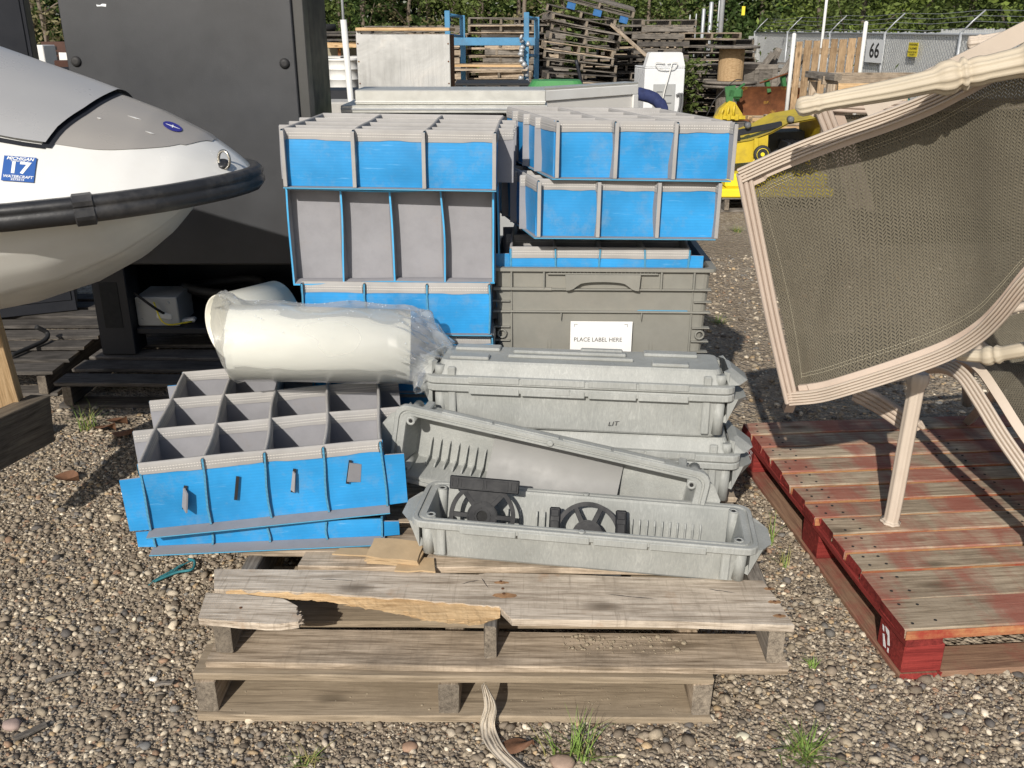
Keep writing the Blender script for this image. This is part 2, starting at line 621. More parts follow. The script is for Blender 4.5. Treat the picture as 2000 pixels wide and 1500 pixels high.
    M['navy'] = plain("navy_cloth", (.022, .032, .10), .85, .3, 25, bump=.6, bscale=30)
    M['tan'] = plain("pale_cuff", (.52, .46, .38), .8, .15, 20)
    M['concrete'] = plain("pale_concrete", (.42, .41, .39), .9, .15, 14, bump=.5)
    M['hose'] = plain("grey_hose", (.13, .135, .14), .5, .1, 20)
    M['brown'] = plain("brown_shelf", (.07, .03, .02), .6, .2, 10)
    M['teal'] = plain("teal_net", (.03, .17, .20), .7, .3, 60, bump=.5)
    M['leaf_brown'] = plain("dead_leaf", (.15, .075, .042), .7, .3, 40, bump=.4)
    M['rag'] = plain("dirty_film", (.46, .41, .34), .55, .2, 25, bump=.7, bscale=60)
    M['orange'] = plain("orange_plastic", (.62, .10, .03), .5, .2, 20)
    # boat
    M['gel'] = plain("white_gelcoat", (.70, .70, .68), .22, .03, 5, bump=.015, spec=.5, dirt=(.5, .46, .38), dirt_amt=.22)
    M['gel_low'] = plain("soiled_gelcoat", (.60, .595, .56), .38, .08, 4, bump=.03, dirt=(.30, .27, .20), dirt_amt=.5)
    M['silver'] = plain("silver_paint", (.44, .44, .44), .30, .03, 4, bump=.01, spec=.5, metal=.25)
    M['taupe'] = plain("taupe_paint", (.36, .34, .315), .33, .04, 4, bump=.01, spec=.5, metal=.15)
    M['rubrail'] = plain("rub_rail_rubber", (.022, .023, .026), .42, .25, 16, bump=.3, bscale=60, dirt=(.20, .19, .18), dirt_amt=.35)
    M['decal'] = plain("blue_decal", (.035, .11, .36), .4, .06, 10, bump=0)
    M['emblem'] = plain("violet_blue_decal", (.035, .035, .24), .35, .06, 10, bump=0)
    M['steel_ring'] = plain("stainless_ring", (.42, .40, .36), .25, .1, 10, metal=.9, bump=0)
    # chairs
    M['frame'] = plain("antique_cream_frame", (.51, .435, .36), .6, .08, 7, bump=.1, dirt=(.34, .22, .16), dirt_amt=.55)
    M['frame_pink'] = plain("cream_pink_frame", (.48, .395, .33), .6, .10, 5, bump=.1, dirt=(.36, .23, .17), dirt_amt=.7)
    M['frame_yellow'] = plain("cream_yellow_frame", (.50, .44, .34), .6, .10, 5, bump=.15, dirt=(.30, .23, .16), dirt_amt=.55)
    M['sling'] = slingmat()
    M['thread'] = plain("cream_thread", (.60, .55, .42), .8, .1, bump=0)
    # plants
    M['bark'] = plain("bark", (.17, .14, .11), .9, .35, 20, bump=.8, bscale=30)
    for nm_, c in (("leaf_dark", (.062, .105, .028)), ("leaf_mid", (.115, .155, .042)), ("leaf_light", (.165, .22, .048)), ("leaf_dry", (.21, .19, .10))):
        t = NT(nm_)
        at = t.node("ShaderNodeAttribute"); at.attribute_name = "tone"
        v = t.ramp(at.outputs['Fac'], [(0, .55), (1, 1.5)])
        col = t.mix(1.0, c, v, 'MULTIPLY')
        t.done(col, .6, None, 0, .3)
        tr = t.node("ShaderNodeBsdfTranslucent"); t.link(col, tr.inputs[0])
        ms = t.node("ShaderNodeMixShader"); ms.inputs[0].default_value = .35
        t.link(t.b.outputs[0], ms.inputs[1]); t.link(tr.outputs[0], ms.inputs[2])
        t.link(ms.outputs[0], t.n["Material Output"].inputs[0])
        M[nm_] = t.mat
    M['grass'] = plain("grass_blade", (.16, .25, .05), .6, .35, 30, bump=0)
    M['grass_dry'] = plain("dry_grass_blade", (.30, .27, .10), .7, .3, 30, bump=0)
    # bag film
    t = NT("clear_film")
    co = t.coords(rand=False)
    st = t.node("ShaderNodeMapping"); st.inputs['Scale'].default_value = (3.2, 10, 10); st.inputs['Rotation'].default_value = (0, .75, .5)
    t.link(co, st.inputs[0])
    wr = t.noise(st.outputs[0], .9, 2, .4, .4)
    nm = t.bump(wr, .35, .012)
    lp = t.node("ShaderNodeBsdfTransparent"); lp.inputs[0].default_value = (.96, .965, .97, 1)
    gl = t.node("ShaderNodeBsdfGlossy"); gl.inputs['Roughness'].default_value = .26; gl.inputs[0].default_value = (1, 1, 1, 1)
    t.link(nm, gl.inputs['Normal'])
    df = t.node("ShaderNodeBsdfTranslucent"); df.inputs[0].default_value = (.85, .87, .88, 1)
    d2 = t.node("ShaderNodeBsdfDiffuse"); d2.inputs[0].default_value = (.85, .87, .88, 1)
    t.link(nm, d2.inputs['Normal'])
    m0 = t.node("ShaderNodeMixShader"); m0.inputs[0].default_value = .5
    t.link(df.outputs[0], m0.inputs[1]); t.link(d2.outputs[0], m0.inputs[2])
    m1 = t.node("ShaderNodeMixShader")
    t.link(t.ramp(wr, [(.30, .24), (.75, .36)]), m1.inputs[0])
    t.link(lp.outputs[0], m1.inputs[1]); t.link(m0.outputs[0], m1.inputs[2])
    fr = t.node("ShaderNodeFresnel"); fr.inputs[0].default_value = 1.5
    t.link(nm, fr.inputs['Normal'])
    m2 = t.node("ShaderNodeMixShader")
    t.link(t.math('MULTIPLY', fr.outputs[0], .38), m2.inputs[0])
    t.link(m1.outputs[0], m2.inputs[1]); t.link(gl.outputs[0], m2.inputs[2])
    t.link(m2.outputs[0], t.n["Material Output"].inputs[0])
    M['film'] = t.mat


def NTsteel():
    t = NT("brushed_sheet_steel")
    co = t.coords()
    bl = t.noise(co, 3.0, 5, .6, .8)
    st = t.node("ShaderNodeMapping"); st.inputs['Scale'].default_value = (60, 60, 2); t.link(co, st.inputs[0])
    br = t.noise(st.outputs[0], 2, 3, .6)
    col = t.ramp(bl, [(.3, (.42, .42, .405)), (.55, (.56, .56, .545)), (.75, (.66, .64, .60))])
    col = t.mix(t.ramp(t.noise(co, 5, 6, .75), [(.6, 0.0), (.82, .5)]), col, (.34, .27, .19))
    return t.done(col, t.ramp(br, [(.3, .38), (.7, .55)]), t.bump(bl, .3, .01), .45, .4)


def rustmat():
    t = NT("rusted_blade")
    co = t.coords()
    a = t.noise(co, 5, 6, .7)
    b = t.noise(co, 3.2, 4, .6)
    col = t.ramp(a, [(.3, (.07, .028, .014)), (.55, (.16, .062, .028)), (.75, (.25, .10, .04))])
    col = t.mix(t.ramp(b, [(.60, 0.0), (.66, .8)]), col, (.50, .32, .05))
    return t.done(col, .85, t.bump(a, .5, .006), 0, .2)


def slingmat():
    """open herringbone weave: tan yarn, small real gaps"""
    t = NT("sling_weave")
    uv = t.node("ShaderNodeUVMap")
    sep = t.node("ShaderNodeSeparateXYZ")
    t.link(uv.outputs[0], sep.inputs[0])
    u, v = sep.outputs[0], sep.outputs[1]
    # zig-zag: slanted dashes that alternate direction by column
    P = 0.021
    cu = t.math('DIVIDE', u, P)
    tri = t.math('ABSOLUTE', t.math('SUBTRACT', t.math('FRACT', cu), .5))
    sl = t.math('ADD', t.math('DIVIDE', v, .0088), t.math('MULTIPLY', tri, 2.3))
    band = t.math('ABSOLUTE', t.math('SUBTRACT', t.math('FRACT', sl), .5))
    dash = t.math('ABSOLUTE', t.math('SUBTRACT', t.math('FRACT', t.math('ADD', t.math('DIVIDE', u, P * .5), .25)), .5))
    gap = t.math('MULTIPLY', t.math('LESS_THAN', band, .19), t.math('LESS_THAN', dash, .36))
    co = t.coords(rand=False)
    nz = t.noise(co, 3, 5, .6)
    fine = t.noise(co, 300, 2)
    base = t.ramp(nz, [(.3, (.125, .110, .080)), (.7, (.175, .158, .118))])
    base = t.mix(1.0, base, t.ramp(fine, [(.3, .8), (.7, 1.2)]), 'MULTIPLY')
    col = t.mix(gap, base, (.035, .032, .026))
    t.done(col, .75, t.bump(band, .5, .002), 0, .25)
    tp = t.node("ShaderNodeBsdfTransparent")
    ms = t.node("ShaderNodeMixShader")
    t.link(t.math('MULTIPLY', gap, .28), ms.inputs[0])
    t.link(t.b.outputs[0], ms.inputs[1]); t.link(tp.outputs[0], ms.inputs[2])
    # thin cloth lets a little light through
    tl = t.node("ShaderNodeBsdfTranslucent"); t.link(base, tl.inputs[0])
    m2 = t.node("ShaderNodeMixShader"); m2.inputs[0].default_value = .12
    t.link(ms.outputs[0], m2.inputs[1]); t.link(tl.outputs[0], m2.inputs[2])
    t.link(m2.outputs[0], t.n["Material Output"].inputs[0])
    return t.mat


build_materials()

# ================================================================== ground
def ground_z(x, y):
    return 0.0


g = MB()
xs = [-260, -120, -60, -30, -15, -8, -4, -2, 0, 2, 4, 8, 15, 30, 60, 120, 260]
ys = [-60, -20, -6, -2, 0, 1, 2, 3, 4, 6, 8, 12, 18, 26, 40, 80, 160, 320]
vs = [(x, y, 0.0) for y in ys for x in xs]
nx = len(xs)
g.add(vs, [(j * nx + i, j * nx + i + 1, (j + 1) * nx + i + 1, (j + 1) * nx + i) for j in range(len(ys) - 1) for i in range(nx - 1)])
g.build("ground", M['ground'], fix=False, kind="structure", label="brown gravel yard with pebbles")


def gravel(name, N, y0, y1, rmin, rmean, seed, rect_skip, label, xr=None):
    rng = np.random.default_rng(seed)
    Y = rng.uniform(y0, y1, N * 3)
    lim = .60 * (.9336 * Y + .54)
    X = rng.uniform(-1, 1, N * 3) * (.60 * (.9336 * y1 + .54))
    ok = np.abs(X) < lim
    for (a, b, c, d) in rect_skip:
        ok &= ~((X > a) & (X < b) & (Y > c) & (Y < d))
    X, Y = X[ok][:N], Y[ok][:N]
    n = len(X)
    ico = bmesh.new()
    bmesh.ops.create_icosphere(ico, subdivisions=1, radius=1)
    V = np.array([v.co[:] for v in ico.verts]); F = np.array([[v.index for v in f.verts] for f in ico.faces])
    ico.free()
    r = rmin + rng.exponential(rmean, n)
    r = np.minimum(r, .015)
    sc = np.stack([r * rng.uniform(.8, 1.5, n), r * rng.uniform(.7, 1.1, n), r * rng.uniform(.40, .75, n)], 1)
    a = rng.uniform(0, 6.283, n); ca, sa = np.cos(a), np.sin(a)
    P = V[None] * (1 + rng.normal(0, .13, (n, len(V), 1)))
    P = P * sc[:, None, :]
    tl = rng.normal(0, .35, n)
    P = np.stack([P[..., 0], P[..., 1] * np.cos(tl)[:, None] - P[..., 2] * np.sin(tl)[:, None], P[..., 1] * np.sin(tl)[:, None] + P[..., 2] * np.cos(tl)[:, None]], -1)
    Q = np.empty_like(P)
    Q[..., 0] = P[..., 0] * ca[:, None] - P[..., 1] * sa[:, None] + X[:, None]
    Q[..., 1] = P[..., 0] * sa[:, None] + P[..., 1] * ca[:, None] + Y[:, None]
    Q[..., 2] = P[..., 2] + (sc[:, 2] * rng.uniform(-.1, .75, n))[:, None]
    me = bpy.data.meshes.new(name)
    nv = n * len(V); nf = n * len(F)
    me.vertices.add(nv); me.vertices.foreach_set("co", Q.reshape(-1).astype(np.float32))
    idx = (F[None] + (np.arange(n) * len(V))[:, None, None]).reshape(-1)
    me.loops.add(nf * 3); me.loops.foreach_set("vertex_index", idx.astype(np.int32))
    me.polygons.add(nf)
    me.polygons.foreach_set("loop_start", (np.arange(nf) * 3).astype(np.int32))
    me.polygons.foreach_set("loop_total", np.full(nf, 3, np.int32))
    me.polygons.foreach_set("use_smooth", np.ones(nf, bool))
    pal = np.array([(.21, .172, .13), (.27, .225, .165), (.15, .122, .092), (.36, .31, .24), (.11, .10, .092), (.46, .395, .30), (.16, .15, .135), (.25, .165, .11), (.34, .25, .15), (.60, .53, .42), (.09, .075, .06)])
    pr = np.array([.24, .22, .18, .11, .06, .06, .04, .035, .04, .02, .02])
    c = pal[rng.choice(len(pal), n, p=pr / pr.sum())] * rng.uniform(.9, 1.5, (n, 1))
    me.update(calc_edges=True)
    at = me.color_attributes.new("stone", 'FLOAT_COLOR', 'POINT')
    cc = np.ones((n, len(V), 4), np.float32); cc[..., :3] = c[:, None, :]
    at.data.foreach_set("color", cc.reshape(-1))
    me.materials.append(M['pebble'])
    return link(name, me, kind="stuff", label=label, cat="gravel")


SKIP = [(-.62, .55, 1.9, 3.0), (1.05, 3.0, 2.0, 3.2), (-3, -1.15, 3.7, 7), (-1.1, .75, 3.05, 7)]
gravel("gravel", 92000, 1.5, 3.4, .0017, .0020, 3, SKIP, "loose mixed gravel around the wooden pallets")
gravel("gravel", 9000, 3.4, 6.5, .004, .004, 4, SKIP, "coarser loose gravel on the open yard behind")
# fine grit fills between the stones
gravel("gravel_stones", 380, 1.5, 3.2, .006, .0030, 5, SKIP, "sparse larger pebbles among the fine gravel")


# ================================================================== boards and pallets
def plank_mesh(L, W, T, mats, seed=0, segs=5, jit=.0022, bow=.004):
    rn = random.Random(seed)
    b = MB()
    ph = rn.uniform(0, 6)
    vs = []
    c = min(.003, W * .15, T * .15)
    for i in range(segs + 1):
        x = -L / 2 + L * i / segs
        dz = bow * math.sin(ph + 2.2 * i / segs)
        j = lambda: rn.uniform(-jit, jit)
        w0, w1 = -W / 2 + j(), W / 2 + j()
        for (y, z) in ((w0 + c, 0), (w1 - c, 0), (w1, c), (w1, T - c), (w1 - c, T), (w0 + c, T), (w0, T - c), (w0, c)):
            vs.append((x + (rn.uniform(-.004, .004) if i in (0, segs) else 0), y, z + dz + (j() * .3 if z > 0 else 0)))
    fs = []
    for i in range(segs):
        for k in range(8):
            k2 = (k + 1) % 8
            fs.append((i * 8 + k, i * 8 + k2, (i + 1) * 8 + k2, (i + 1) * 8 + k))
    b.add(vs, fs, 0)
    b.add(vs[:8], [tuple(range(8))[::-1]], 1)
    b.add(vs[-8:], [tuple(range(8))], 1)
    return b.mesh("board", mats)


_pc = [0]


def plank(name, L, W, T, loc, parent, mats, rotz=0.0, rot=None, segs=5, jit=.0022, bow=.003):
    _pc[0] += 1
    if not isinstance(mats, (list, tuple)):
        mats = [mats, M['wood_end']]
    me = plank_mesh(L, W, T, mats, _pc[0] * 13 + 5, segs, jit, bow)
    return link(name, me, parent, loc, rot if rot is not None else (0, 0, rotz))


def pallet(name, loc, rotz, L, D, H, tops, bottoms, sx, mats, label, group=None, tb=.017, sw=.038, mats_s=None, cat="pallet", rot=None):
    """boards along local x, stringers along local y from y=0 to D; tops/bottoms: list of (y centre, width)"""
    r = thing(name, loc, rot or (0, 0, rotz), label=label, cat=cat, group=group)
    for yc, w in bottoms:
        plank("bottom_board", L, w, tb, (0, yc, 0), r, mats)
    for x in sx:
        plank("stringer", D, sw, H - 2 * tb - .002, (x, D / 2, tb + .001), r, mats_s or mats, rotz=math.pi / 2)
    for yc, w in tops:
        plank("deck_board", L, w, tb, (0, yc, H - tb), r, mats)
    return r


def W(mb, name, mats, root, **k):
    """part built in world coordinates under an unrotated root"""
    return mb.build(name, mats, root, loc=-Vector(root.location), **k)


PZ = .25
# lower pallet
low = pallet("pallet", (-.135, 1.735, 0), R(-.4), 1.20, 1.05, .125,
             [(.058, .115), (.25, .09), (.42, .09), (.6, .09), (.8, .09), (.99, .11)],
             [(.062, .15), (.52, .09), (.98, .11)], (-.575, -.012, .575), M['wood_dirt'],
             "narrow lower pallet with dusty bottom board carrying the broken pallet", "pallet", tb=.019, sw=.048, mats_s=M['wood'])
low["group"] = "stacked wooden pallets"
# upper pallet with the split front board
up = thing("pallet", (-.04, 1.76, .127), (0, 0, R(-1.5)), label="wide upper pallet with a split front deck board, holding grey cases", cat="pallet", group="stacked wooden pallets")
UH = PZ - .127
for yc, w in ((.055, .135), (.52, .1), (1.05, .12)):
    plank("bottom_board", 1.345, w, .017, (0, yc, 0), up, M['wood'])
for x, hh in ((-.635, .086), (-.01, .086), (.645, .086)):
    plank("stringer", 1.12, .040 if abs(x) > .1 else .03, hh, (x, .575, .018), up, [M['wood_old'], M['wood_end']], rotz=math.pi / 2)
for yc, w in ((.37, .13), (.52, .12), (.68, .12), (.84, .12), (1.0, .12), (1.13, .1)):
    plank("deck_board", 1.345, w, .017, (0, yc, UH - .017), up, M['wood'])
plank("deck_board", 1.05, .085, .018, (.02, .278, UH - .020), up, M['wood'])


def up_local(px, py, z=PZ):
    p = U(px, py, z=z)
    q = Matrix.Rotation(R(1.5), 3, 'Z') @ (p - Vector(up.location))
    return q.x, q.y


def jag(pts, amt, seed, n=4):
    rn = random.Random(seed)
    out = []
    for (a, b) in zip(pts, pts[1:]):
        for k in range(n):
            t = k / n
            out.append((lerp(a[0], b[0], t) + rn.uniform(-amt, amt), lerp(a[1], b[1], t) + rn.uniform(-amt, amt)))
    out.append(pts[-1])
    return out


split = [up_local(1000, 1209)] + jag([up_local(976, 1184), up_local(930, 1181), up_local(850, 1174), up_local(760, 1167), up_local(640, 1159), up_local(520, 1153), up_local(418, 1150)], .0026, 3, 6)
poly = jag([up_local(418, 1112), up_local(700, 1114), up_local(935, 1122), up_local(950, 1118), up_local(1490, 1134)], .0014, 5) + jag([up_local(1520, 1175), up_local(1552, 1222), up_local(1300, 1213)], .0012, 6, 3) + split
b = MB(); b.prism(poly, 0, .018)
b.build("deck_board", M['wood_front'], up, loc=(0, 0, UH - .018), label="long front deck board split along its front edge")
# fresh split face: a rough bevel below the broken edge
UPX = [418, 520, 640, 760, 850, 930, 978]
TPY = [1151, 1153.5, 1159, 1167, 1174, 1181, 1184]
LPY = [1153, 1157, 1165, 1186, 1204, 1211, 1196]
b = MB()
def bevel(u, v):
    px = lerp(440, 977, u)
    x, y = up_local(px, lerp(interp(px, UPX, TPY) - 2, interp(px, UPX, LPY), v))
    nz = mnoise.noise(Vector((u * 40, v * 2, 0))) + .6 * mnoise.noise(Vector((u * 120, v * 3, 5)))
    return Vector((x + .002 * nz, y + (.004 * nz if v > .9 else 0), -.002 - .013 * v ** .8 + .0018 * nz))
b.grid(bevel, 90, 6, smooth=False)
b.grid(lambda u, v: bevel(u, 1) .lerp(Vector((bevel(u, 0).x, bevel(u, 0).y, -.018)), v) if v < 1 else Vector((bevel(u, 0).x, bevel(u, 0).y + .004, -.018)), 90, 1, smooth=False)
rn = random.Random(41)
for k in range(26):
    u0 = rn.uniform(.05, .98)
    p = bevel(u0, rn.uniform(.7, 1))
    b.tube([p, p + Vector((rn.uniform(-.03, -.012), rn.uniform(-.004, .001), rn.uniform(-.002, .003)))], [.0016, .0003], 4, smooth=False)
b.build("splinter", M['wood_fresh'], up, loc=(0, 0, UH), fix=False, label="pale fresh wood along the split")
frag = jag([up_local(404, 1155), up_local(480, 1158), up_local(553, 1165), up_local(582, 1180)], .0015, 1, 3) + jag([up_local(582, 1182), up_local(578, 1192), up_local(588, 1200), up_local(583, 1209)], .004, 4, 4) + jag([up_local(545, 1214), up_local(470, 1210), up_local(388, 1202)], .0015, 2, 3)
b = MB(); b.prism(frag, 0, .018)
b.build("deck_board", M['wood_front'], up, loc=(0, -.004, UH - .022), rot=(R(1.0), 0, 0), label="short broken-off end of the front deck board")
b = MB()
for k in range(16):
    a = up_local(583, 1184 + k * 1.7)
    e = (a[0] + random.uniform(.004, .016), a[1] + random.uniform(-.003, .003))
    b.tube([Vector((a[0] - .01, a[1], 0)), Vector((e[0], e[1], random.uniform(-.002, .004)))], [.0022, .0004], 4, smooth=False)
b.build("splinter", M['wood_front'], up, loc=(0, -.004, UH - .012))
for (px, py) in ((1503, 1150), (1513, 1175), (1523, 1202), (978, 1136), (982, 1150), (984, 1160), (470, 1185)):
    x, y = up_local(px, py)
    b = MB(); b.lathe([(.0038, 0), (.0038, .0012), (.002, .0018)], 8)
    b.build("nail", M['nail'], up, loc=(x, y, UH + .0004 if px > 500 else UH - .003))
# rust bled into the wood round the nails
for (px, py, sx, sy) in ((1503, 1150, .014, .006), (1513, 1176, .016, .007), (1523, 1203, .015, .006), (980, 1138, .018, .006), (986, 1163, .030, .010)):
    x, y = up_local(px, py)
    b = MB(); b.prism(jag([(sx * math.cos(t), sy * math.sin(t)) for t in np.linspace(0, 2 * math.pi, 13)], .0015, px, 2)[:-1], 0, .0003)
    b.build("rust_stain", M['rust_wood'], up, loc=(x, y, UH + .0002))
for (px0, py0, px1, py1) in ((940, 1128, 955, 1150), (900, 1140, 938, 1133), (1180, 1160, 1290, 1172), (620, 1130, 700, 1136), (1380, 1150, 1440, 1158)):
    x0, y0 = up_local(px0, py0); x1, y1 = up_local(px1, py1)
    b = MB(); pts = [Vector((lerp(x0, x1, k / 6), lerp(y0, y1, k / 6) + random.uniform(-.002, .002), 0)) for k in range(7)]
    b.tube(pts, [.0003, .0012, .0016, .0012, .0015, .001, .0003], 4, smooth=False)
    b.build("crack", M['hole'], up, loc=(0, 0, UH - .0004))
# crumbs of dirt on the lower boards
def crumbs(name, px0, px1, py0, py1, z, n, seed, label, rm=.0016):
    rn = random.Random(seed)
    b = MB()
    for k in range(n):
        p = U(rn.uniform(px0, px1), lerp(py0, py1, rn.random() ** 1.3), z=z)
        r = rm * (.5 + rn.expovariate(1.0))
        r = min(r, .008)
        b.lathe([(r * .6, 0), (r, r * .4), (r * .55, r * .85)], 6, o=p, m=0)
    b.build(name, M['dirtc'], label=label, cat="dirt", kind="stuff")


M['dirtc'] = plain("dry_soil", (.30, .25, .18), .95, .25, 60, bump=.3)
crumbs("soil_crumbs", 1095, 1340, 1243, 1278, .146, 170, 3, "crumbs of dry soil on the pallet board")
crumbs("soil_crumbs", 450, 1330, 1345, 1395, .0205, 700, 8, "scattered dry soil on the lowest dusty board", .0006)

# cardboard scraps and a block between the pallet boards
r = thing("cardboard_scrap", U(770, 1095, z=PZ + .002), (0, 0, R(-4)), label="flattened brown cardboard wedged beside blue divider tray", cat="cardboard")
b = MB()
for k in range(4):
    b.prism(jag([(-.07, -.02), (.065, -.028), (.075, .05), (-.06, .06), (-.07, -.02)], .004, 20 + k, 3)[:-1], k * .007, k * .007 + .005, T=Matrix.Rotation(R(k * 2), 4, 'X'))
b.build("sheet_layers", M['card'], r)
b = MB(); b.prism(jag([(.0, -.055), (.10, -.05), (.09, .01), (.01, .012), (0, -.055)], .004, 33, 3)[:-1], 0, .004)
b.build("torn_flap", M['card'], r, loc=(.01, 0, .002))
b = MB(); b.prism(jag([(-.16, .0), (-.02, -.006), (-.01, .03), (-.15, .03), (-.16, 0)], .004, 39, 3)[:-1], 0, .004)
b.build("torn_strip", M['card'], r, loc=(.0, 0.01, .004))


# ================================================================== red pallet
RP = Vector((.955, 1.875, 0)); RA = R(5.0)
rp = thing("pallet", RP, (0, 0, RA), label="red painted block pallet under the cream patio chairs", cat="pallet")
RH = .150
RL = 1.25
yb = [0.0]
wds = [.125, .125, .085, .085, .09, .085, .09, .085, .09, .085, .095, .10]
gaps = [.004, .012, .012, .010, .012, .012, .014, .012, .012, .012, .012, 0]
rr = random.Random(4)
NAILM = None
y = .0
for k, (w, gp) in enumerate(zip(wds, gaps)):
    T_ = .029
    L_ = RL - rr.uniform(0, .015)
    o = plank("deck_board", L_, w, T_, (L_ / 2 + rr.uniform(0.0, .012), y + w / 2, RH - T_ + rr.uniform(-.001, .002)), rp, [M['red_wood'], M['red_full']], jit=.001, bow=.0015)
    # painted front arris, set proud of the sawn edge
    b = MB(); b.box(-L_ / 2 + .002, L_ / 2 - .002, -.0012, 0, .001, T_ - .003)
    b.build("painted_edge", M['red_edge'], o, loc=(0, -w / 2 - .0015, 0))
    for xn in (.035, .085, L_ * .47, L_ * .53):
        for yn in (-w * .28, w * .28):
            if NAILM is None:
                nb = MB(); nb.lathe([(.0042, 0), (.0042, .0006)], 8); NAILM = nb.mesh("nail", [M['hole']])
            link("nail", NAILM, o, (xn - L_ / 2 + rr.uniform(-.01, .01), yn + rr.uniform(-.006, .006), T_ + .0016))
    y += w + gp
RD = y
# stringer boards on which the deck lies, blocks, bottom runners
for x in (.055, .60):
    plank("stringer_board", RD, .10, .020, (x, RD / 2, RH - .029 - .021), rp, [M['red_full'], M['red_full']], rotz=math.pi / 2, bow=.001)
    plank("bottom_board", RD, .10, .018, (x, RD / 2, 0), rp, [M['red_dust'], M['red_full']], rotz=math.pi / 2, bow=.001)
plank("bottom_board", RL - .11, .10, .018, (RL / 2 + .06, .05, 0.0), rp, [M['red_dust'], M['red_full']], bow=.001)
for x in (.062, .60):
    for yy, hw in ((.068, .065), (RD * .47, .06), (RD - .075, .07)):
        b = MB(); b.box(-.052, .052, -hw, hw, .0185, RH - .0505, bev=.003)
        b.build("block", M['red_full'], rp, loc=(x, yy, 0))
# torn white stencil paint on the near block and lettering on the rear one
b = MB()
for q in ([(.012, .062), (.020, .062), (.024, .048), (.017, .05)], [(.026, .066), (.046, .066), (.060, .030), (.050, .026), (.044, .050), (.034, .055)], [(.020, .040), (.027, .042), (.045, .012), (.032, .010)], [(.052, .020), (.058, .021), (.060, .008), (.053, .010)]):
    b.prism(q, 0, .0005, T=Matrix.Translation((.0095, .13, .021)) @ Matrix(((0, 0, -1, 0), (-1, 0, 0, 0), (0, 1, 0, 0), (0, 0, 0, 1))))
b.build("stencil_mark", M['sign'], rp)
ML = Matrix(((0, 0, -1, 0), (-1, 0, 0, 0), (0, 1, 0, 0), (0, 0, 0, 1)))
for txt, sz, zz in (("OWNED BY", .020, .084), ("PECO", .040, .058)):
    me = text_mesh(txt, sz, M['sign'], .0006)
    me.transform(Matrix.Translation((.0095, RD - .075, zz)) @ ML)
    link("stencil_writing", me, rp)

# ================================================================== divider trays
def wavef(h, amp, seed):
    rn = random.Random(seed)
    k1, k2, p1, p2 = rn.uniform(5, 8), rn.uniform(12, 20), rn.uniform(0, 6), rn.uniform(0, 6)
    return lambda x, z: amp * (.7 * math.sin(k1 * x + p1) + .4 * math.sin(k2 * x + p2 + 3 * z / h)) * (.25 + .75 * z / h) + amp * .5 * math.sin(p2 + 5 * z / h)


def panel(name, x0, x1, h, t, wf, mats, parent, loc, rotz, z0=0.0, top_bind=True, segs=10, bind_h=.03, stitch=True, zdrop=0.0):
    """thin sheet standing on local x, faces -y (mats[0]) and +y (mats[1]); sewn binding over its top edge"""
    b = MB()
    nz = 4
    for side, yy in ((0, -t / 2), (1, t / 2)):
        b.grid(lambda u, v: (lerp(x0, x1, u), yy + wf(lerp(x0, x1, u), lerp(z0, h, v)), lerp(z0, h, v)), segs, nz, m=side, smooth=True, flip=side == 1)
    # cut edges
    for x in (x0, x1):
        vs = []
        for j in range(nz + 1):
            z = lerp(z0, h, j / nz)
            vs += [(x, -t / 2 + wf(x, z), z), (x, t / 2 + wf(x, z), z)]
        b.add(vs, [(2 * j, 2 * j + 1, 2 * j + 3, 2 * j + 2) for j in range(nz)], 2)
    for z in (z0, h):
        vs = []
        for i in range(segs + 1):
            x = lerp(x0, x1, i / segs)
            vs += [(x, -t / 2 + wf(x, z), z), (x, t / 2 + wf(x, z), z)]
        b.add(vs, [(2 * j, 2 * j + 1, 2 * j + 3, 2 * j + 2) for j in range(segs)], 2)
    o = b.build(name, mats, parent, loc, (0, 0, rotz), fix=False)
    if top_bind:
        c = MB()
        e = t / 2 + .0022
        rn = random.Random(int(abs(x0) * 1e4) + segs)
        sag = [rn.uniform(-.002, .002) for _ in range(segs + 1)]

        def prof(u, v):
            x = lerp(x0 + .002, x1 - .002, u)
            i = min(segs, int(u * segs))
            pr = [(-e, h - bind_h + sag[i]), (-e - .0008, h - bind_h * .5), (-e, h - .002), (-e * .5, h + .0028), (e * .5, h + .0028), (e, h - .002), (e + .0008, h - bind_h * .5), (e, h - bind_h + sag[i])]
            y_, z_ = pr[int(round(v * 7))]
            return (x, y_ + wf(x, z_), z_)
        c.grid(prof, segs * 2, 7, m=0, smooth=True)
        if stitch:
            n = int((x1 - x0) / .0072)
            for k in range(n):
                xa = x0 + .004 + k * .0072
                for zz in (h - .011, h - .0185):
                    for sgn in (-1, 1):
                        yy = sgn * (e + .0014)
                        c.add([(xa, yy + wf(xa, zz), zz - .0008), (xa + .0045, yy + wf(xa + .0045, zz), zz - .0008), (xa + .0045, yy + wf(xa + .0045, zz), zz + .0009), (xa, yy + wf(xa, zz), zz + .0009)], [(0, 1, 2, 3)], 1)
        c.build("binding", [M['binding'], M['stitch']], o, fix=False)
    return o


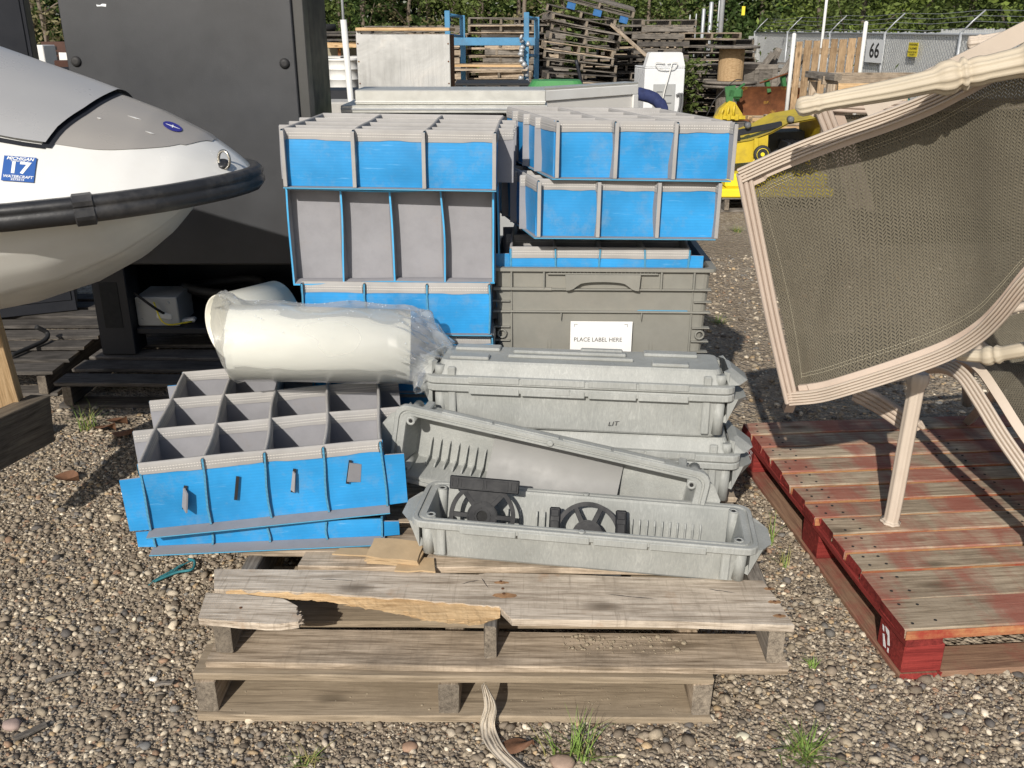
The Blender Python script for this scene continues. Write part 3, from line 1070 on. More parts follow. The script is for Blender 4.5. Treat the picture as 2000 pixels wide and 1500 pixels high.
def tray(loc, rot, w, d, h, nc, nr, label, group, seed=1, flap=.05, fin=.014, tab=.04, skew=0.0, amp=.006, mats=None, bind=True, name="divider_tray", flap_low=False, fins_bound=False, lip=0.0):
    r = thing(name, loc, rot, label=label, cat="divider tray", group=group)
    t = .005
    BL, GR, ED = M['blue_sheet'], M['liner'], M['edge']
    sk = math.atan(skew)
    # floor sheet
    b = MB()
    e = .006
    p = [(-w / 2 - e, -e - fin - lip), (w / 2 + e, -e - fin - lip), (w / 2 + e + skew * d, d + e), (-w / 2 - e + skew * d, d + e)]
    b.prism(p, 0, .004, m=0, side=1)
    b.build("floor_sheet", [GR, ED], r)
    # lateral sheets
    for j in range(nr + 1):
        y = d * j / nr
        wf = wavef(h, amp * (1 if 0 < j < nr else .8), seed * 31 + j)
        outer = j in (0, nr)
        ext = .003 if not outer else .003
        m3 = [BL, GR, ED] if j == 0 else ([GR, BL, ED] if j == nr else [GR, GR, ED])
        nm = "front_panel" if j == 0 else ("rear_panel" if j == nr else "row_divider")
        ex = tab if not outer else .003
        panel(nm, -w / 2 - ex, w / 2 + ex, h * (1.0 if outer else .97), t, wf, m3, r, (skew * y, y, .0045), 0, top_bind=bind)
        if outer and flap > 0:
            for sgn in (-1, 1):
                b = MB()
                z1 = h * (.80 if flap_low else .92)
                xa, xb = sorted((sgn * (w / 2 + .004), sgn * (w / 2 + flap)))
                b.grid(lambda u, v: (lerp(xa, xb, u), -t / 2 + .004 * math.sin(3 * v + sgn) * u, lerp(.004, z1, v)), 3, 4, m=0)
                b.grid(lambda u, v: (lerp(xa, xb, u), t / 2 + .004 * math.sin(3 * v + sgn) * u, lerp(.004, z1, v)), 3, 4, m=1, flip=True)
                b.build("flap", [BL if j == 0 else GR, GR if j == 0 else BL], r, loc=(skew * y, y, 0), fix=False)
    # sheets running front to back
    Ld = d / math.cos(sk)
    for i in range(nc + 1):
        x = -w / 2 + w * i / nc
        wf = wavef(h, amp * (1 if 0 < i < nc else .5), seed * 57 + i)
        m3 = [GR, BL, ED] if i == 0 else ([BL, GR, ED] if i == nc else [GR, GR, ED])
        nm = "side_panel" if i in (0, nc) else "column_divider"
        panel(nm, -fin, Ld + .004, h * .985, t, wf, m3, r, (x, 0, .005), math.pi / 2 + sk * -1.0, top_bind=bind)
        if fins_bound:
            c = MB()
            c.box(-.0055, .0055, -.0012, .004, 0, h * .98, bev=.001)
            c.build("fin_binding", M['binding'], r, loc=(x + math.sin(-sk) * 0 - skew * fin, -fin - .003, .005))
    return r


G_L = "divider trays in the left stack"
G_R = "divider trays in the right stack"
# left stack, from the pallet up
LX = -.355
tray((LX + .015, 2.73, PZ + .002), (0, 0, R(1)), .56, .46, .19, 3, 3, "blue divider tray at the bottom of the taller stack, mostly behind bagged pipes", G_L, 1, flap=0)
tray((LX + .015, 2.70, PZ + .197), (0, 0, R(-1)), .56, .46, .188, 3, 3, "blue divider tray just above pallet level behind the bagged pipes", G_L, 2, flap=0)
tray((LX + .005, 2.69, .642), (0, 0, R(-1.5)), .565, .46, .155, 3, 3, "blue divider tray directly below the upended grey divider tray", G_L, 3, flap=0, fin=.012)
# upended tray: open cells face the front
M_edge_keep = M['edge']
M['edge'] = M['blue_light']
tray((LX, 2.750, .802), (R(90), 0, 0), .60, .275, .048, 4, 1, "upended divider tray showing four tall empty grey cells", G_L, 4, flap=0, fin=.004, bind=False, amp=.006)
tray((LX + .01, 3.0, .802), (R(90), 0, 0), .60, .275, .20, 4, 1, "second upended grey divider tray hidden behind the first", G_L, 5, flap=0, fin=.004, bind=False, amp=.006)
M['edge'] = M_edge_keep
tray((LX + .005, 2.69, 1.082), (0, R(.6), R(-2.0)), .60, .50, .160, 3, 4, "topmost blue divider tray of the stack beside the black cabinet", G_L, 6, flap=.0, fin=.022, tab=.05, fins_bound=True, amp=.005)

# grey tote and right stack
TX, TY, TW, TD, TH = .278, 2.75, .695, .48, .575
tote = thing("storage_tote", (TX, TY, PZ + .002), (0, 0, R(-1.5)), label="grey ribbed plastic tote with a white placard on its front", cat="tote")
b = MB()
def rr2(L, Wd, r, z, n=3, cy=0.0):
    out = []
    for (sx, sy, a0) in ((1, 1, 0), (-1, 1, 90), (-1, -1, 180), (1, -1, 270)):
        for k in range(n + 1):
            a = R(a0 + 90 * k / n)
            out.append(Vector((sx * (L / 2 - r) + r * math.cos(a), cy + sy * (Wd / 2 - r) + r * math.sin(a), z)))
    return out
cy = TD / 2
b.rings([rr2(TW - .075, TD - .075, .02, 0, cy=cy), rr2(TW - .035, TD - .03, .02, TH - .05, cy=cy), rr2(TW - .03, TD - .028, .02, TH, cy=cy), rr2(TW - .042, TD - .04, .02, TH, cy=cy), rr2(TW - .08, TD - .075, .02, .01, cy=cy)])
b.build("body", M['tote'], tote)
b = MB()
b.rings([rr2(TW - .034, TD - .032, .02, TH - .006, cy=cy), rr2(TW, TD, .022, TH - .006, cy=cy), rr2(TW, TD, .022, TH + .004, cy=cy), rr2(TW - .04, TD - .038, .02, TH + .004, cy=cy), rr2(TW - .04, TD - .038, .02, TH - .004, cy=cy)], cap0=False, cap1=False)
b.build("rim", M['tote'], tote)
def fy(z):  # front wall y at height z
    return lerp(.0375, .015, min(1, z / (TH - .05)))
def rib(x0, x1, z0, z1, proud=.014, name="rib"):
    b = MB()
    y0, y1 = fy((z0 + z1) / 2) - proud, fy((z0 + z1) / 2) + .012
    b.box(x0, x1, y0, y1, z0, z1, bev=.0018)
    return b.build(name, M['tote'], tote)
hw = TW / 2 - .012
rib(-hw, hw, TH - .066, TH - .061)
rib(-hw, -.155, TH - .067, TH - .058)
rib(-hw + .0, hw - .0, .435, .441, .010)
for x in (-.280, .280):
    rib(x - .003, x + .003, .02, TH - .066, .013)
for x in (-.165, -.155, .155, .165):
    rib(x - .0015, x + .0015, .02, TH - .066, .0035)
for x in (-.280, -.18, .18, .280):
    rib(x - .003, x + .003, TH - .064, TH - .006, .014)
rib(-.17, .17, TH - .017, TH - .012, .013)
for k in range(-14, 15):
    if abs(k) in (0,):
        continue
    x = k * .0115
    rib(x - .001, x + .001, TH - .016, TH - .006, .012)
for x in (-.31, .31):
    for z in (.27, .305, .34, .385, .435, .47):
        rib(x - .03 if x < 0 else x - .026, x + .026 if x < 0 else x + .03, z, z + .004, .011)
    b = MB()
    b.tube([Vector((x + .013 * math.cos(a), fy(.36) - .008, .365 + .013 * math.sin(a))) for a in np.linspace(0, 2 * math.pi, 14)[:-1]], .0035, 6, closed=True, up=Vector((0, 1, 0)))
    b.build("ring_boss", M['tote'], tote)
for x in (-.125, .125):
    b = MB(); b.prism([(-.002, 0), (.002, 0), (0, -.025)], 0, .012, T=Matrix.Translation((x, fy(.435), .435)) @ Matrix.Rotation(R(90), 4, 'X'))
    b.build("gusset", M['tote'], tote)
# hand grip: drop-front moulding
b = MB()
gp = [(-.115, 0), (.115, 0)]
low_e = []
for k in range(21):
    x = .112 - .224 * k / 20
    low_e.append((x, -.050 + .022 * (1 / (1 + math.exp(-(abs(x) - .082) * -160))) + (.006 * (1 - (x / .08) ** 2) if abs(x) < .08 else 0)))
b.prism(gp + low_e, -.006, .016, T=Matrix.Translation((0, fy(TH - .03) - .006, TH - .014)) @ Matrix.Rotation(R(90), 4, 'X'))
b.build("hand_grip", M['tote'], tote)
lab = MB(); lab.box(-.095, .098, -.0012, 0, .0, .125)
lo = lab.build("placard", M['paper'], tote, loc=(.0, fy(.35) - .012, .285), rot=(R(2.5), 0, 0))
me = text_mesh("PLACE LABEL HERE", .0195, M['ink'], .0, 0.92)
me.transform(Matrix.Translation((-.008, -.0018, .064)) @ Matrix.Rotation(R(90), 4, 'X'))
link("writing", me, lo)
b = MB()
for sx in (-1, 1):
    for z0 in (.115, .006):
        s2 = 1 if z0 > .05 else -1
        b.box(sx * .078 - .005, sx * .078 + .005, -.0018, -.0013, z0, z0 + .0012)
        b.box(sx * .083 - .0006, sx * .083 + .0006, -.0018, -.0013, min(z0, z0 - s2 * .008), max(z0, z0 - s2 * .008))
b.build("corner_mark", M['ink'], lo)

tray((.268, 2.785, .692), (0, 0, R(-2.5)), .545, .41, .190, 4, 2, "divider tray with pale stitched cells sitting inside the grey tote", G_R, 7, flap=.045, fin=.008, tab=.025)
tray((.335, 2.735, .930), (R(0), R(.3), R(-1.0)), .525, .40, .165, 3, 4, "blue divider tray resting on the tote below the topmost tray", G_R, 8, flap=.0, fin=.024, tab=.022, skew=-.30, fins_bound=True)
tray((.375, 2.735, 1.102), (R(0), R(.5), R(-1.5)), .505, .46, .160, 3, 4, "topmost blue divider tray of the stack above the grey tote", G_R, 9, flap=.0, fin=.026, tab=.022, skew=-.32, fins_bound=True)

# front-left pair
G_F = "divider trays at the pallet corner"
tray((-.635, 2.115, PZ + .003), (0, 0, R(5)), .585, .60, .052, 4, 3, "squashed blue divider tray under the larger open tray at pallet corner", G_F, 10, flap=.045, fin=.010, tab=.0, bind=False, amp=.003, lip=.03)
ft = tray((-.628, 2.125, .320), (R(0.5), R(-1.8), R(9.0)), .60, .645, .188, 4, 3, "large open divider tray with grey cells overhanging the pallet corner", G_F, 11, flap=.055, fin=.012, tab=.062, amp=.0065, flap_low=True, lip=.028)
# slots and pulled tabs in its front panel
rn = random.Random(6)
for k, (x, z, kind) in enumerate(((-.205, .088, 1), (-.075, .10, 0), (.068, .106, 2), (.21, .115, 3))):
    b = MB()
    T = Matrix.Translation((x, -.0085, z)) @ Matrix.Rotation(R(90), 4, 'X') @ Matrix.Rotation(R(-12), 4, 'Z')
    b.prism([(-.004, -.034), (.004, -.034), (.004, .034), (-.004, .034)], 0, .0012, T=T)
    b.build("slot", M['hole'], ft)
    if kind:
        b = MB()
        wv = {1: .028, 2: .010, 3: .034}[kind]
        T2 = T @ Matrix.Rotation(R({1: -62, 2: -30, 3: 20}[kind]), 4, 'Y')
        b.prism([(-.002, -.026), (wv, -.030), (wv - .004, .022), (-.002, .028)], .001, .0052, T=T2)
        b.build("pulled_tab", M['liner'], ft)
for (cx, cyy) in ((1, 1), (2, 1), (3, 1), (1, 2), (2, 2), (3, 2)):
    b = MB()
    x = -.30 + .15 * cx + .085
    y = .215 * (cyy) + .2 - .005
    b.box(-.0025, .0025, -.035, 0, -.02, .045, bev=.001)
    b.build("cell_tab", M['liner'], ft, loc=(x, y - .0, .045), rot=(0, R(8), R(8)))

# ================================================================== grey moulded cases
CL, CW, CH = .85, .225, .115


def shell_mesh(H, pads=False):
    b = MB()
    L, Wd = CL, CW
    b.rings([rr2(L - .085, Wd - .07, .02, 0, 4), rr2(L - .078, Wd - .062, .022, .006, 4), rr2(L - .052, Wd - .036, .024, H - .022, 4),
             rr2(L - .006, Wd - .006, .03, H - .020, 4), rr2(L, Wd, .032, H - .017, 4), rr2(L, Wd, .032, H - .003, 4), rr2(L - .005, Wd - .005, .03, H, 4),
             rr2(L - .024, Wd - .024, .026, H, 4), rr2(L - .026, Wd - .026, .026, H - .005, 4), rr2(L - .036, Wd - .036, .024, H - .005, 4), rr2(L - .038, Wd - .038, .024, H, 4),
             rr2(L - .066, Wd - .050, .022, H, 4), rr2(L - .070, Wd - .054, .02, H - .006, 4), rr2(L - .094, Wd - .080, .016, .014, 4), rr2(L - .10, Wd - .088, .014, .009, 4)])
    for sx in (-1, 1):
        for sy in (-1, 1):
            b.lathe([(.015, .012), (.017, H - .02)], 12, o=(sx * (L / 2 - .040), sy * (Wd / 2 - .034), 0))
            b.lathe([(.013, .012), (.013, H - .001)], 12, o=(sx * (L / 2 - .045), sy * (Wd / 2 - .038), 0))
            b.box(sx * (L / 2 - .075) - .011, sx * (L / 2 - .075) + .011, sy * (Wd / 2 - .018) - .006, sy * (Wd / 2 - .018) + .006, .015, H - .02, bev=.003)
        # end handle: sloping wing
        pl = [(L / 2 - .018, -CW * .40), (L / 2 + .012, -CW * .34), (L / 2 + .038, -CW * .16), (L / 2 + .038, CW * .16), (L / 2 + .012, CW * .34), (L / 2 - .018, CW * .40)]
        pl = [(sx * x, y) for x, y in pl]
        n = len(pl)
        vs = [(x, y, H - .019 - (.0 if abs(x) < L / 2 + .02 else .004)) for x, y in pl] + [(sx * (abs(x) - (.0 if abs(x) < L / 2 else .045)), y, max(.004, H - .085)) for x, y in pl]
        b.add(vs, [tuple(range(n)), tuple(range(n, 2 * n))[::-1]] + [(k, (k + 1) % n, n + (k + 1) % n, n + k) for k in range(n)])
    if pads:
        for (x0, x1, y0, y1) in ((-.36, -.23, -.07, -.025), (-.36, -.25, .03, .07), (-.19, .13, -.035, -.012), (-.20, .15, .02, .035), (.0, .12, -.07, -.05), (.18, .33, -.07, -.03), (.2, .30, .03, .07)):
            b.box(x0, x1, y0, y1, -.009, .001, bev=.003)
    # moulded clip strips under the flange
    for (x0, x1) in ((-.30, -.16), (-.155, .02), (.03, .16), (.165, .30)):
        for sy in (-1, 1):
            ya, yb = sorted((sy * (Wd / 2 - .004), sy * (Wd / 2 + .003)))
            b.box(x0, x1, ya, yb, H - .024, H - .006, bev=.0015)
    return b.mesh("case_shell", [M['case']])


SH_BASE, SH_DEEP, SH_LID = shell_mesh(CH), shell_mesh(.132), shell_mesh(.060, True)


def case_fit(parent, H, inv=False):
    for sx in (-1, 1):
        for sy in (-1, 1):
            b = MB()
            b.lathe([(.0125, 0), (.0125, .0015), (.0065, .0015), (.0065, .0004)], 14)
            o = b.build("screw_boss", M['case'], parent, loc=(sx * (CL / 2 - .046), sy * (CW / 2 - .040), H))
            b = MB(); b.lathe([(.0055, 0), (.0055, .0008)], 12)
            b.build("screw_hole", M['hole'], o, loc=(0, 0, .0003))
    for sy in (-1, 1):
        b = MB(); b.lathe([(.0085, 0), (.0085, .003), (.006, .004)], 12)
        b.build("rivet", M['case'], parent, loc=(0, sy * (CW / 2 - .014), H))


def case_ribs(parent, H, spans):
    me = None
    for (x0, x1, n, sy) in spans:
        for k in range(n):
            if me is None:
                b = MB()
                b.prism([(0, 0), (.011, 0), (.009, .045), (.004, .056), (0, .058)], -.0018, .0018, T=Matrix(((0, 0, 1, 0), (-1, 0, 0, 0), (0, 1, 0, 0), (0, 0, 0, 1))))
                me = b.mesh("rib", [M['case']])
            o = link("rib", me, parent, loc=(lerp(x0, x1, k / max(1, n - 1)), sy * (CW / 2 - .044), .013))
            if sy < 0:
                o.rotation_euler = (0, 0, math.pi)


def closed_case(loc, rotz, label, roll=0.0):
    r = thing("equipment_case", loc, (R(-3.5), roll, rotz), label=label, cat="case", group="long grey moulded cases on the pallet")
    link("case_base", SH_DEEP, r, (0, 0, 0))
    link("case_lid", SH_LID, r, (0, 0, .132 + .060 + .002), (math.pi, 0, 0))
    b = MB(); b.box(-.02, .02, -.004, .002, -.012, .006, bev=.002)
    b.build("latch", M['case'], r, loc=(-.04, -CW / 2, .132 - .006))
    return r


c2 = closed_case((.222, 2.445, PZ + .006), R(-7.5), "closed grey case at the bottom, under the other closed case")
c1 = closed_case((.190, 2.445, PZ + .205), R(-6.5), "closed grey case lying on top of another closed case")
me = text_mesh("LIT", .017, M['ink'], 0, 1.3, shear=.3)
me.transform(Matrix.Translation((.10, -CW / 2 + .024, .03)) @ Matrix.Rotation(R(82), 4, 'X') @ Matrix.Rotation(R(6), 4, 'Z'))
link("pen_scrawl", me, c1)
op = thing("equipment_case", (.180, 2.065, PZ + .003), (0, R(1.2), R(-7.5)), label="open grey case shell holding two black reel plates", cat="case", group="long grey moulded cases on the pallet")
link("case_base", SH_BASE, op, (0, 0, 0))
case_fit(op, CH)
case_ribs(op, CH, ((.085, .30, 12, 1), (-.125, -.105, 2, 1), (-.30, -.17, 5, 1), (-.3, -.1, 7, -1)))
# leaning shell, inside to the front
ln = thing("equipment_case", (.095, 2.255, PZ + .150), (0, 0, 0), label="empty grey case shell leaning on its side against closed cases", cat="case", group="long grey moulded cases on the pallet")
ln.rotation_euler = (Matrix.Rotation(R(-11), 3, 'Z') @ Matrix.Rotation(R(9.0), 3, 'Y') @ Matrix.Rotation(R(88), 3, 'X')).to_euler()
link("case_base", SH_BASE, ln, (0, 0, -CH / 2))
for sx in (-1, 1):
    for sy in (-1, 1):
        b = MB(); b.lathe([(.0125, 0), (.0125, .0015), (.0065, .0015), (.0065, .0004)], 14)
        o = b.build("screw_boss", M['case'], ln, loc=(sx * (CL / 2 - .046), sy * (CW / 2 - .040), CH / 2))
        b = MB(); b.lathe([(.0055, 0), (.0055, .0008)], 12)
        b.build("screw_hole", M['hole'], o, loc=(0, 0, .0003))
b = MB(); b.lathe([(.0085, 0), (.0085, .003), (.006, .004)], 12)
b.build("rivet", M['case'], ln, loc=(0, CW / 2 - .014, CH / 2))
RIBM = MB(); RIBM.prism([(-.004, 0), (.062, 0), (.055, .010), (.012, .014), (.004, .04), (-.004, .05)], -.002, .002, T=Matrix(((0, 0, 1, 0), (1, 0, 0, 0), (0, 1, 0, 0), (0, 0, 0, 1))))
RIBM = RIBM.mesh("rib", [M['case']])
for k in range(11):
    link("rib", RIBM, ln, loc=(-.335 + k * .026, -(CW / 2 - .044), -CH / 2 + .013))
b = MB()
b.grid(lambda u, v: (lerp(-.16, .20, u), lerp(.055, -.075, v), -CH / 2 + .020 + .055 * v * v + .01 * math.sin(3 * u)), 8, 8)
b.grid(lambda u, v: (lerp(-.16, .20, u), lerp(.055, -.075, v), -CH / 2 + .018 + .055 * v * v + .01 * math.sin(3 * u)), 8, 8, flip=True)
b.build("liner_sheet", M['case_sheet'], ln, fix=False, label="smooth curved grey sheet inside the shell")


# reel plates
def arc(cx, cy, r0, r1, a0, a1, n=14):
    o = [(cx + r1 * math.cos(R(lerp(a0, a1, k / n))), cy + r1 * math.sin(R(lerp(a0, a1, k / n)))) for k in range(n + 1)]
    i = [(cx + r0 * math.cos(R(lerp(a1, a0, k / n))), cy + r0 * math.sin(R(lerp(a1, a0, k / n)))) for k in range(n + 1)]
    return o + i


def reel_plate(name, loc, rot, label, posts=False):
    r = thing(name, loc, rot, label=label, cat="reel plate", group="black reel plates in the open case")
    r.scale = (1.1, 1.1, 1.1)
    t = .007
    b = MB()
    for a0 in range(-90, 270, 60):
        b.prism(arc(0, 0, .068, .078, a0, a0 + 60, 8), 0, t)
    b.build("outer_ring", M['black_part'], r)
    b = MB()
    for a0 in range(0, 360, 90):
        b.prism(arc(0, 0, .013, .036, a0, a0 + 90, 8), 0, t)
    for a0 in range(0, 360, 45):
        b.prism(arc(0, 0, .0185, .0205, a0 + 6, a0 + 39, 4), t, t + .002)
        b.prism(arc(0, 0, .0325, .0345, a0 + 6, a0 + 39, 4), t, t + .002)
    b.build("hub", M['black_part'], r)
    b = MB(); b.prism([(.0129 * math.cos(R(a)), .0129 * math.sin(R(a))) for a in range(0, 360, 24)], .0006, .0014)
    b.build("hub_bore", M['hole'], r)
    for a in (0, 50, 130, 180, 245, 295):
        b = MB(); b.box(.034, .070, -.006, .006, .0004, t - .0004, bev=.001, T=Matrix.Rotation(R(a), 4, 'Z'))
        b.build("spoke", M['black_part'], r)
    b = MB()
    b.prism([(-.03, .030), (.03, .030), (.055, .060), (-.055, .060)], .0008, t - .0008)
    b.box(-.082, .082, .058, .090, 0, t + .004, bev=.002)
    b.build("head_bar", M['black_part'], r)
    b = MB()
    for (x0, x1) in ((-.077, -.062), (-.056, -.003), (.003, .056), (.062, .077)):
        for (ya, yb) in ((.063, .065), (.083, .085)):
            b.box(x0, x1, ya, yb, t + .0035, t + .006)
        for xx in (x0, x1 - .002):
            b.box(xx, xx + .002, .0652, .0828, t + .0035, t + .006)
    b.build("panel_bead", M['black_part'], r)
    if posts:
        for s in (-1, 1):
            b = MB()
            xa, xb = sorted((s * .064, s * .090))
            b.box(xa, xb, -.062, .057, 0, t + .004, bev=.003)
            b.box(xa + .004, xb - .004, -.030, .030, t + .0035, t + .006, bev=.001)
            b.box(xa + .004, xb - .004, -.056, -.040, t + .0035, t + .006, bev=.001)
            b.build("corner_post", M['black_part'], r)
        b = MB(); b.prism([(-.064, .012), (-.030, -.012), (.030, -.012), (.064, .012), (.064, .057), (-.064, .057)], .001, t - .002)
        b.build("web_plate", M['black_part'], r)
    return r


oc = Vector(op.location)
reel_plate("reel_plate", U(942, 1008, Y=2.10), (R(66), R(2), R(-7)), "dark reel plate standing upright with its bar on top")
reel_plate("reel_plate", U(1147, 1046, Y=2.07), (Matrix.Rotation(R(-6), 3, 'Z') @ Matrix.Rotation(R(58), 3, 'X') @ Matrix.Rotation(R(180), 3, 'Z')).to_euler(), "glossy black reel plate leaning with its bar down and arch up", True)

# ================================================================== bagged pipes
pb = thing("pipe_section", (-.55, 2.47, .53), label="cream plastic pipe lying crosswise inside the clear bag", cat="pipe", group="bagged cream pipes")
A, B = U(452, 668, Y=2.47), U(800, 676, Y=2.53)
def pipe(root, A, B, r, t=.006):
    b = MB()
    n = 40
    d = (B - A).normalized(); L = (B - A).length
    b.lathe([(r, 0), (r, L), (r - t, L), (r - t, 0), (r, 0)], n, o=A, axis=d, caps=False)
    return W(b, "pipe_wall", M['pvc'], root)
pipe(pb, A, B, .106)
pb2 = thing("pipe_section", (-.75, 2.62, .53), label="cream plastic pipe with its open end showing beside the crosswise pipe", cat="pipe", group="bagged cream pipes")
A2, B2 = U(440, 640, Y=2.60), U(432, 640, Y=2.66) + Vector((.30, .27, .0)) 
dd = Vector((.62, .78, .0)).normalized()
pipe(pb2, A2, A2 + dd * .20, .100)
bag = thing("plastic_bag", (-.5, 2.5, .53), label="crumpled clear plastic bag wrapped around cream pipes", cat="plastic bag")
b = MB()
axA, axB = A.lerp(B, -.15), A.lerp(B, 1.24)
def bagf(u, v):
    c = axA.lerp(axB, u)
    a = 2 * math.pi * v
    rad = interp(u, [0, .05, .12, .3, .55, .8, .88, .95, 1], [.065, .098, .120, .118, .115, .116, .105, .082, .045])
    nz = mnoise.noise(Vector((u * 5, math.cos(a) * 1.5, math.sin(a) * 1.5 + 3)))
    nz2 = mnoise.noise(Vector((u * 14 + math.sin(a) * 4, math.cos(a) * 5, math.sin(a) * 5)))
    nz3 = mnoise.noise(Vector((u * 32 + math.cos(a) * 9, math.cos(a) * 11, math.sin(a) * 11)))
    rad += .010 * nz + .006 * nz2 + .0010 * nz3
    rg = mnoise.noise(Vector((u * 7 - math.sin(a) * 2.0, math.cos(a) * 2.5 + u * 3, math.sin(a) * 2.5)))
    rg2 = mnoise.noise(Vector((u * 15 + math.sin(a) * 4.0, math.cos(a) * 5, math.sin(a) * 5 + 7)))
    rad += .0022 * rg + .0012 * rg2
    loose = interp(u, [0, .78, .86, 1], [.3, .3, 1.0, 1.2])
    rad += .016 * loose * max(0, nz2)
    snug = interp(u, [.08, .16, .76, .86], [0, 1, 1, 0])     # drawn tight over the pipe
    rad = lerp(rad, .1125 + .0022 * nz + .0007 * rg + (.010 * max(0, math.sin(a)) ** 3 * (.6 + nz)), snug)
    p = c + Vector((0.02 * nz2 * loose, math.cos(a) * rad * 1.05, math.sin(a) * rad * (1.0 if math.sin(a) > 0 else .97)))
    p.z -= .035 * max(0, u - .8) / .2
    # hugs the tilted second pipe at its open end
    if u < .13:
        p.y += (.13 - u) * 1.1
        p.z += (.13 - u) * .20
    return p
b.grid(bagf, 190, 110)
b.build("film", M['film'], bag, loc=-Vector(bag.location), fix=False)
b = MB()
def tailf(u, v):
    a = 2 * math.pi * v
    c = bagf(.985, 0) * .0 + axB + Vector((-.06, -.03, -.06))
    e = U(815, 762, Y=2.36)
    p = c.lerp(e, u)
    rad = lerp(.06, .012, u) * (1 + .35 * mnoise.noise(Vector((u * 4, math.cos(a) * 3, math.sin(a) * 3))))
    return p + Vector((math.cos(a) * rad * .8, math.cos(a) * rad * .3, math.sin(a) * rad * .9))
b.grid(tailf, 16, 28)
b.build("gathered_end", M['film'], bag, loc=-Vector(bag.location), fix=False)
# rain drops on the film
b = MB()
rn = random.Random(12)
for k in range(130):
    u, a = rn.uniform(.04, .97), rn.gauss(.27, .07)
    p = bagf(u, a)
    r0 = rn.uniform(.0009, .0021)
    nrm = (p - axA.lerp(axB, u)).normalized()
    b.lathe([(r0, 0), (r0 * .7, r0 * .5), (r0 * .2, r0 * .7)], 6, o=p + nrm * .0005, axis=nrm)
M['drop'] = plain("water_drop", (.62, .68, .74), .08, .05, bump=0, spec=.6)
b.build("water_drops", M['drop'], bag, loc=-Vector(bag.location), fix=False, kind="stuff")

# ================================================================== jet ski bow
JY = 2.72
XB = [-2.2, -1.75, -1.45, -1.25, -1.10, -1.0, -.90, -.835, -.786, -.758, -.747]
BB = [.54, .53, .505, .465, .415, .365, .295, .215, .14, .065, .0]
ski = thing("jet_ski", (-1.6, JY, .55), label="white and silver jet ski bow with black rub rail raised on wood stand", cat="jet ski")


def beam(x): return interp(x, XB, BB)
def railz(x): return interp(x, [-2.2, -1.25, -.73], [1.062, 1.082, 1.112])
def topz(x): return interp(x, [-2.2, -1.75, -1.436, -1.2, -1.0, -.88, -.81, -.775, -.747], [1.72, 1.575, 1.462, 1.376, 1.298, 1.235, 1.182, 1.150, 1.118])


def deck(x, q, off=0.0):
    """q -1..1 across the beam; -1 is the near side"""
    def raw(x, q):
        b_ = beam(x)
        a = abs(q)
        s = (1 - a ** 2.1) ** .92 * .80 + (1 - a) * .20
        sh = interp(a, [0, .4, .62, 1], [0, .0, .012, 0])
        return Vector((x, JY + q * b_, railz(x) + (topz(x) - railz(x)) * s + sh * min(1, (-.75 - x) * 3 if x < -.75 else 0)))
    p = raw(x, q)
    if off:
        e = 1e-3
        du = raw(x + e, q) - raw(x - e, q)
        dv = raw(x, min(.999, q + e)) - raw(x, max(-.999, q - e))
        n = du.cross(dv)
        if n.length > 1e-12:
            n.normalize()
            if n.z < 0: n = -n
            p = p + n * off
    return p


def xcos(u, a, b):  # denser to the bow
    return lerp(a, b, math.sin(u * math.pi / 2))


b = MB()
b.grid(lambda u, v: deck(xcos(u, -2.2, -.7475), lerp(-1, 1, v)), 60, 48)
W(b, "deck", M['gel'], ski, fix=False)


def qb(x): return sum(qb0(x + d) for d in np.linspace(-.045, .045, 9)) / 9 if x < -.9 else (qb0(x) + qb0(x + .01) + qb0(x - .01)) / 3
def qb0(x): return interp(x, [-2.2, -1.5, -1.25, -1.05, -.94, -.885, -.855], [.66, .66, .69, .70, .60, .38, .05])
def seam(r): return lerp(-1.115, -1.185, abs(r) ** 1.6)


b = MB()
b.grid(lambda u, v: deck(lerp(seam(2 * v - 1) + .012, -.855, u), (2 * v - 1) * qb(lerp(seam(2 * v - 1) + .012, -.855, u)), .0022), 30, 30)
W(b, "nose_panel", M['taupe'], ski, fix=False, label="taupe painted nose panel")
b = MB()
b.grid(lambda u, v: deck(lerp(-2.2, seam(2 * v - 1), u), (2 * v - 1) * qb(lerp(-2.2, seam(2 * v - 1), u)) * 1.02, .006 + .008 * u), 30, 30)
W(b, "hood", M['silver'], ski, fix=False, label="silver hood cover")
b = MB()
b.grid(lambda u, v: deck(lerp(seam(2 * v - 1) - .012, seam(2 * v - 1) + .013, u), (2 * v - 1) * qb(seam(2 * v - 1)) * 1.04, .0035), 3, 30)
W(b, "hood_seam", M['cab_dark'], ski, fix=False)
for s in (-1, 1):
    b = MB()
    b.grid(lambda u, v: deck(lerp(-2.2, -1.185, u), s * (qb(lerp(-2.2, -1.185, u)) * 1.02 + v * .02), .0025), 20, 2)
    W(b, "hood_gap", M['cab_dark'], ski, fix=False)

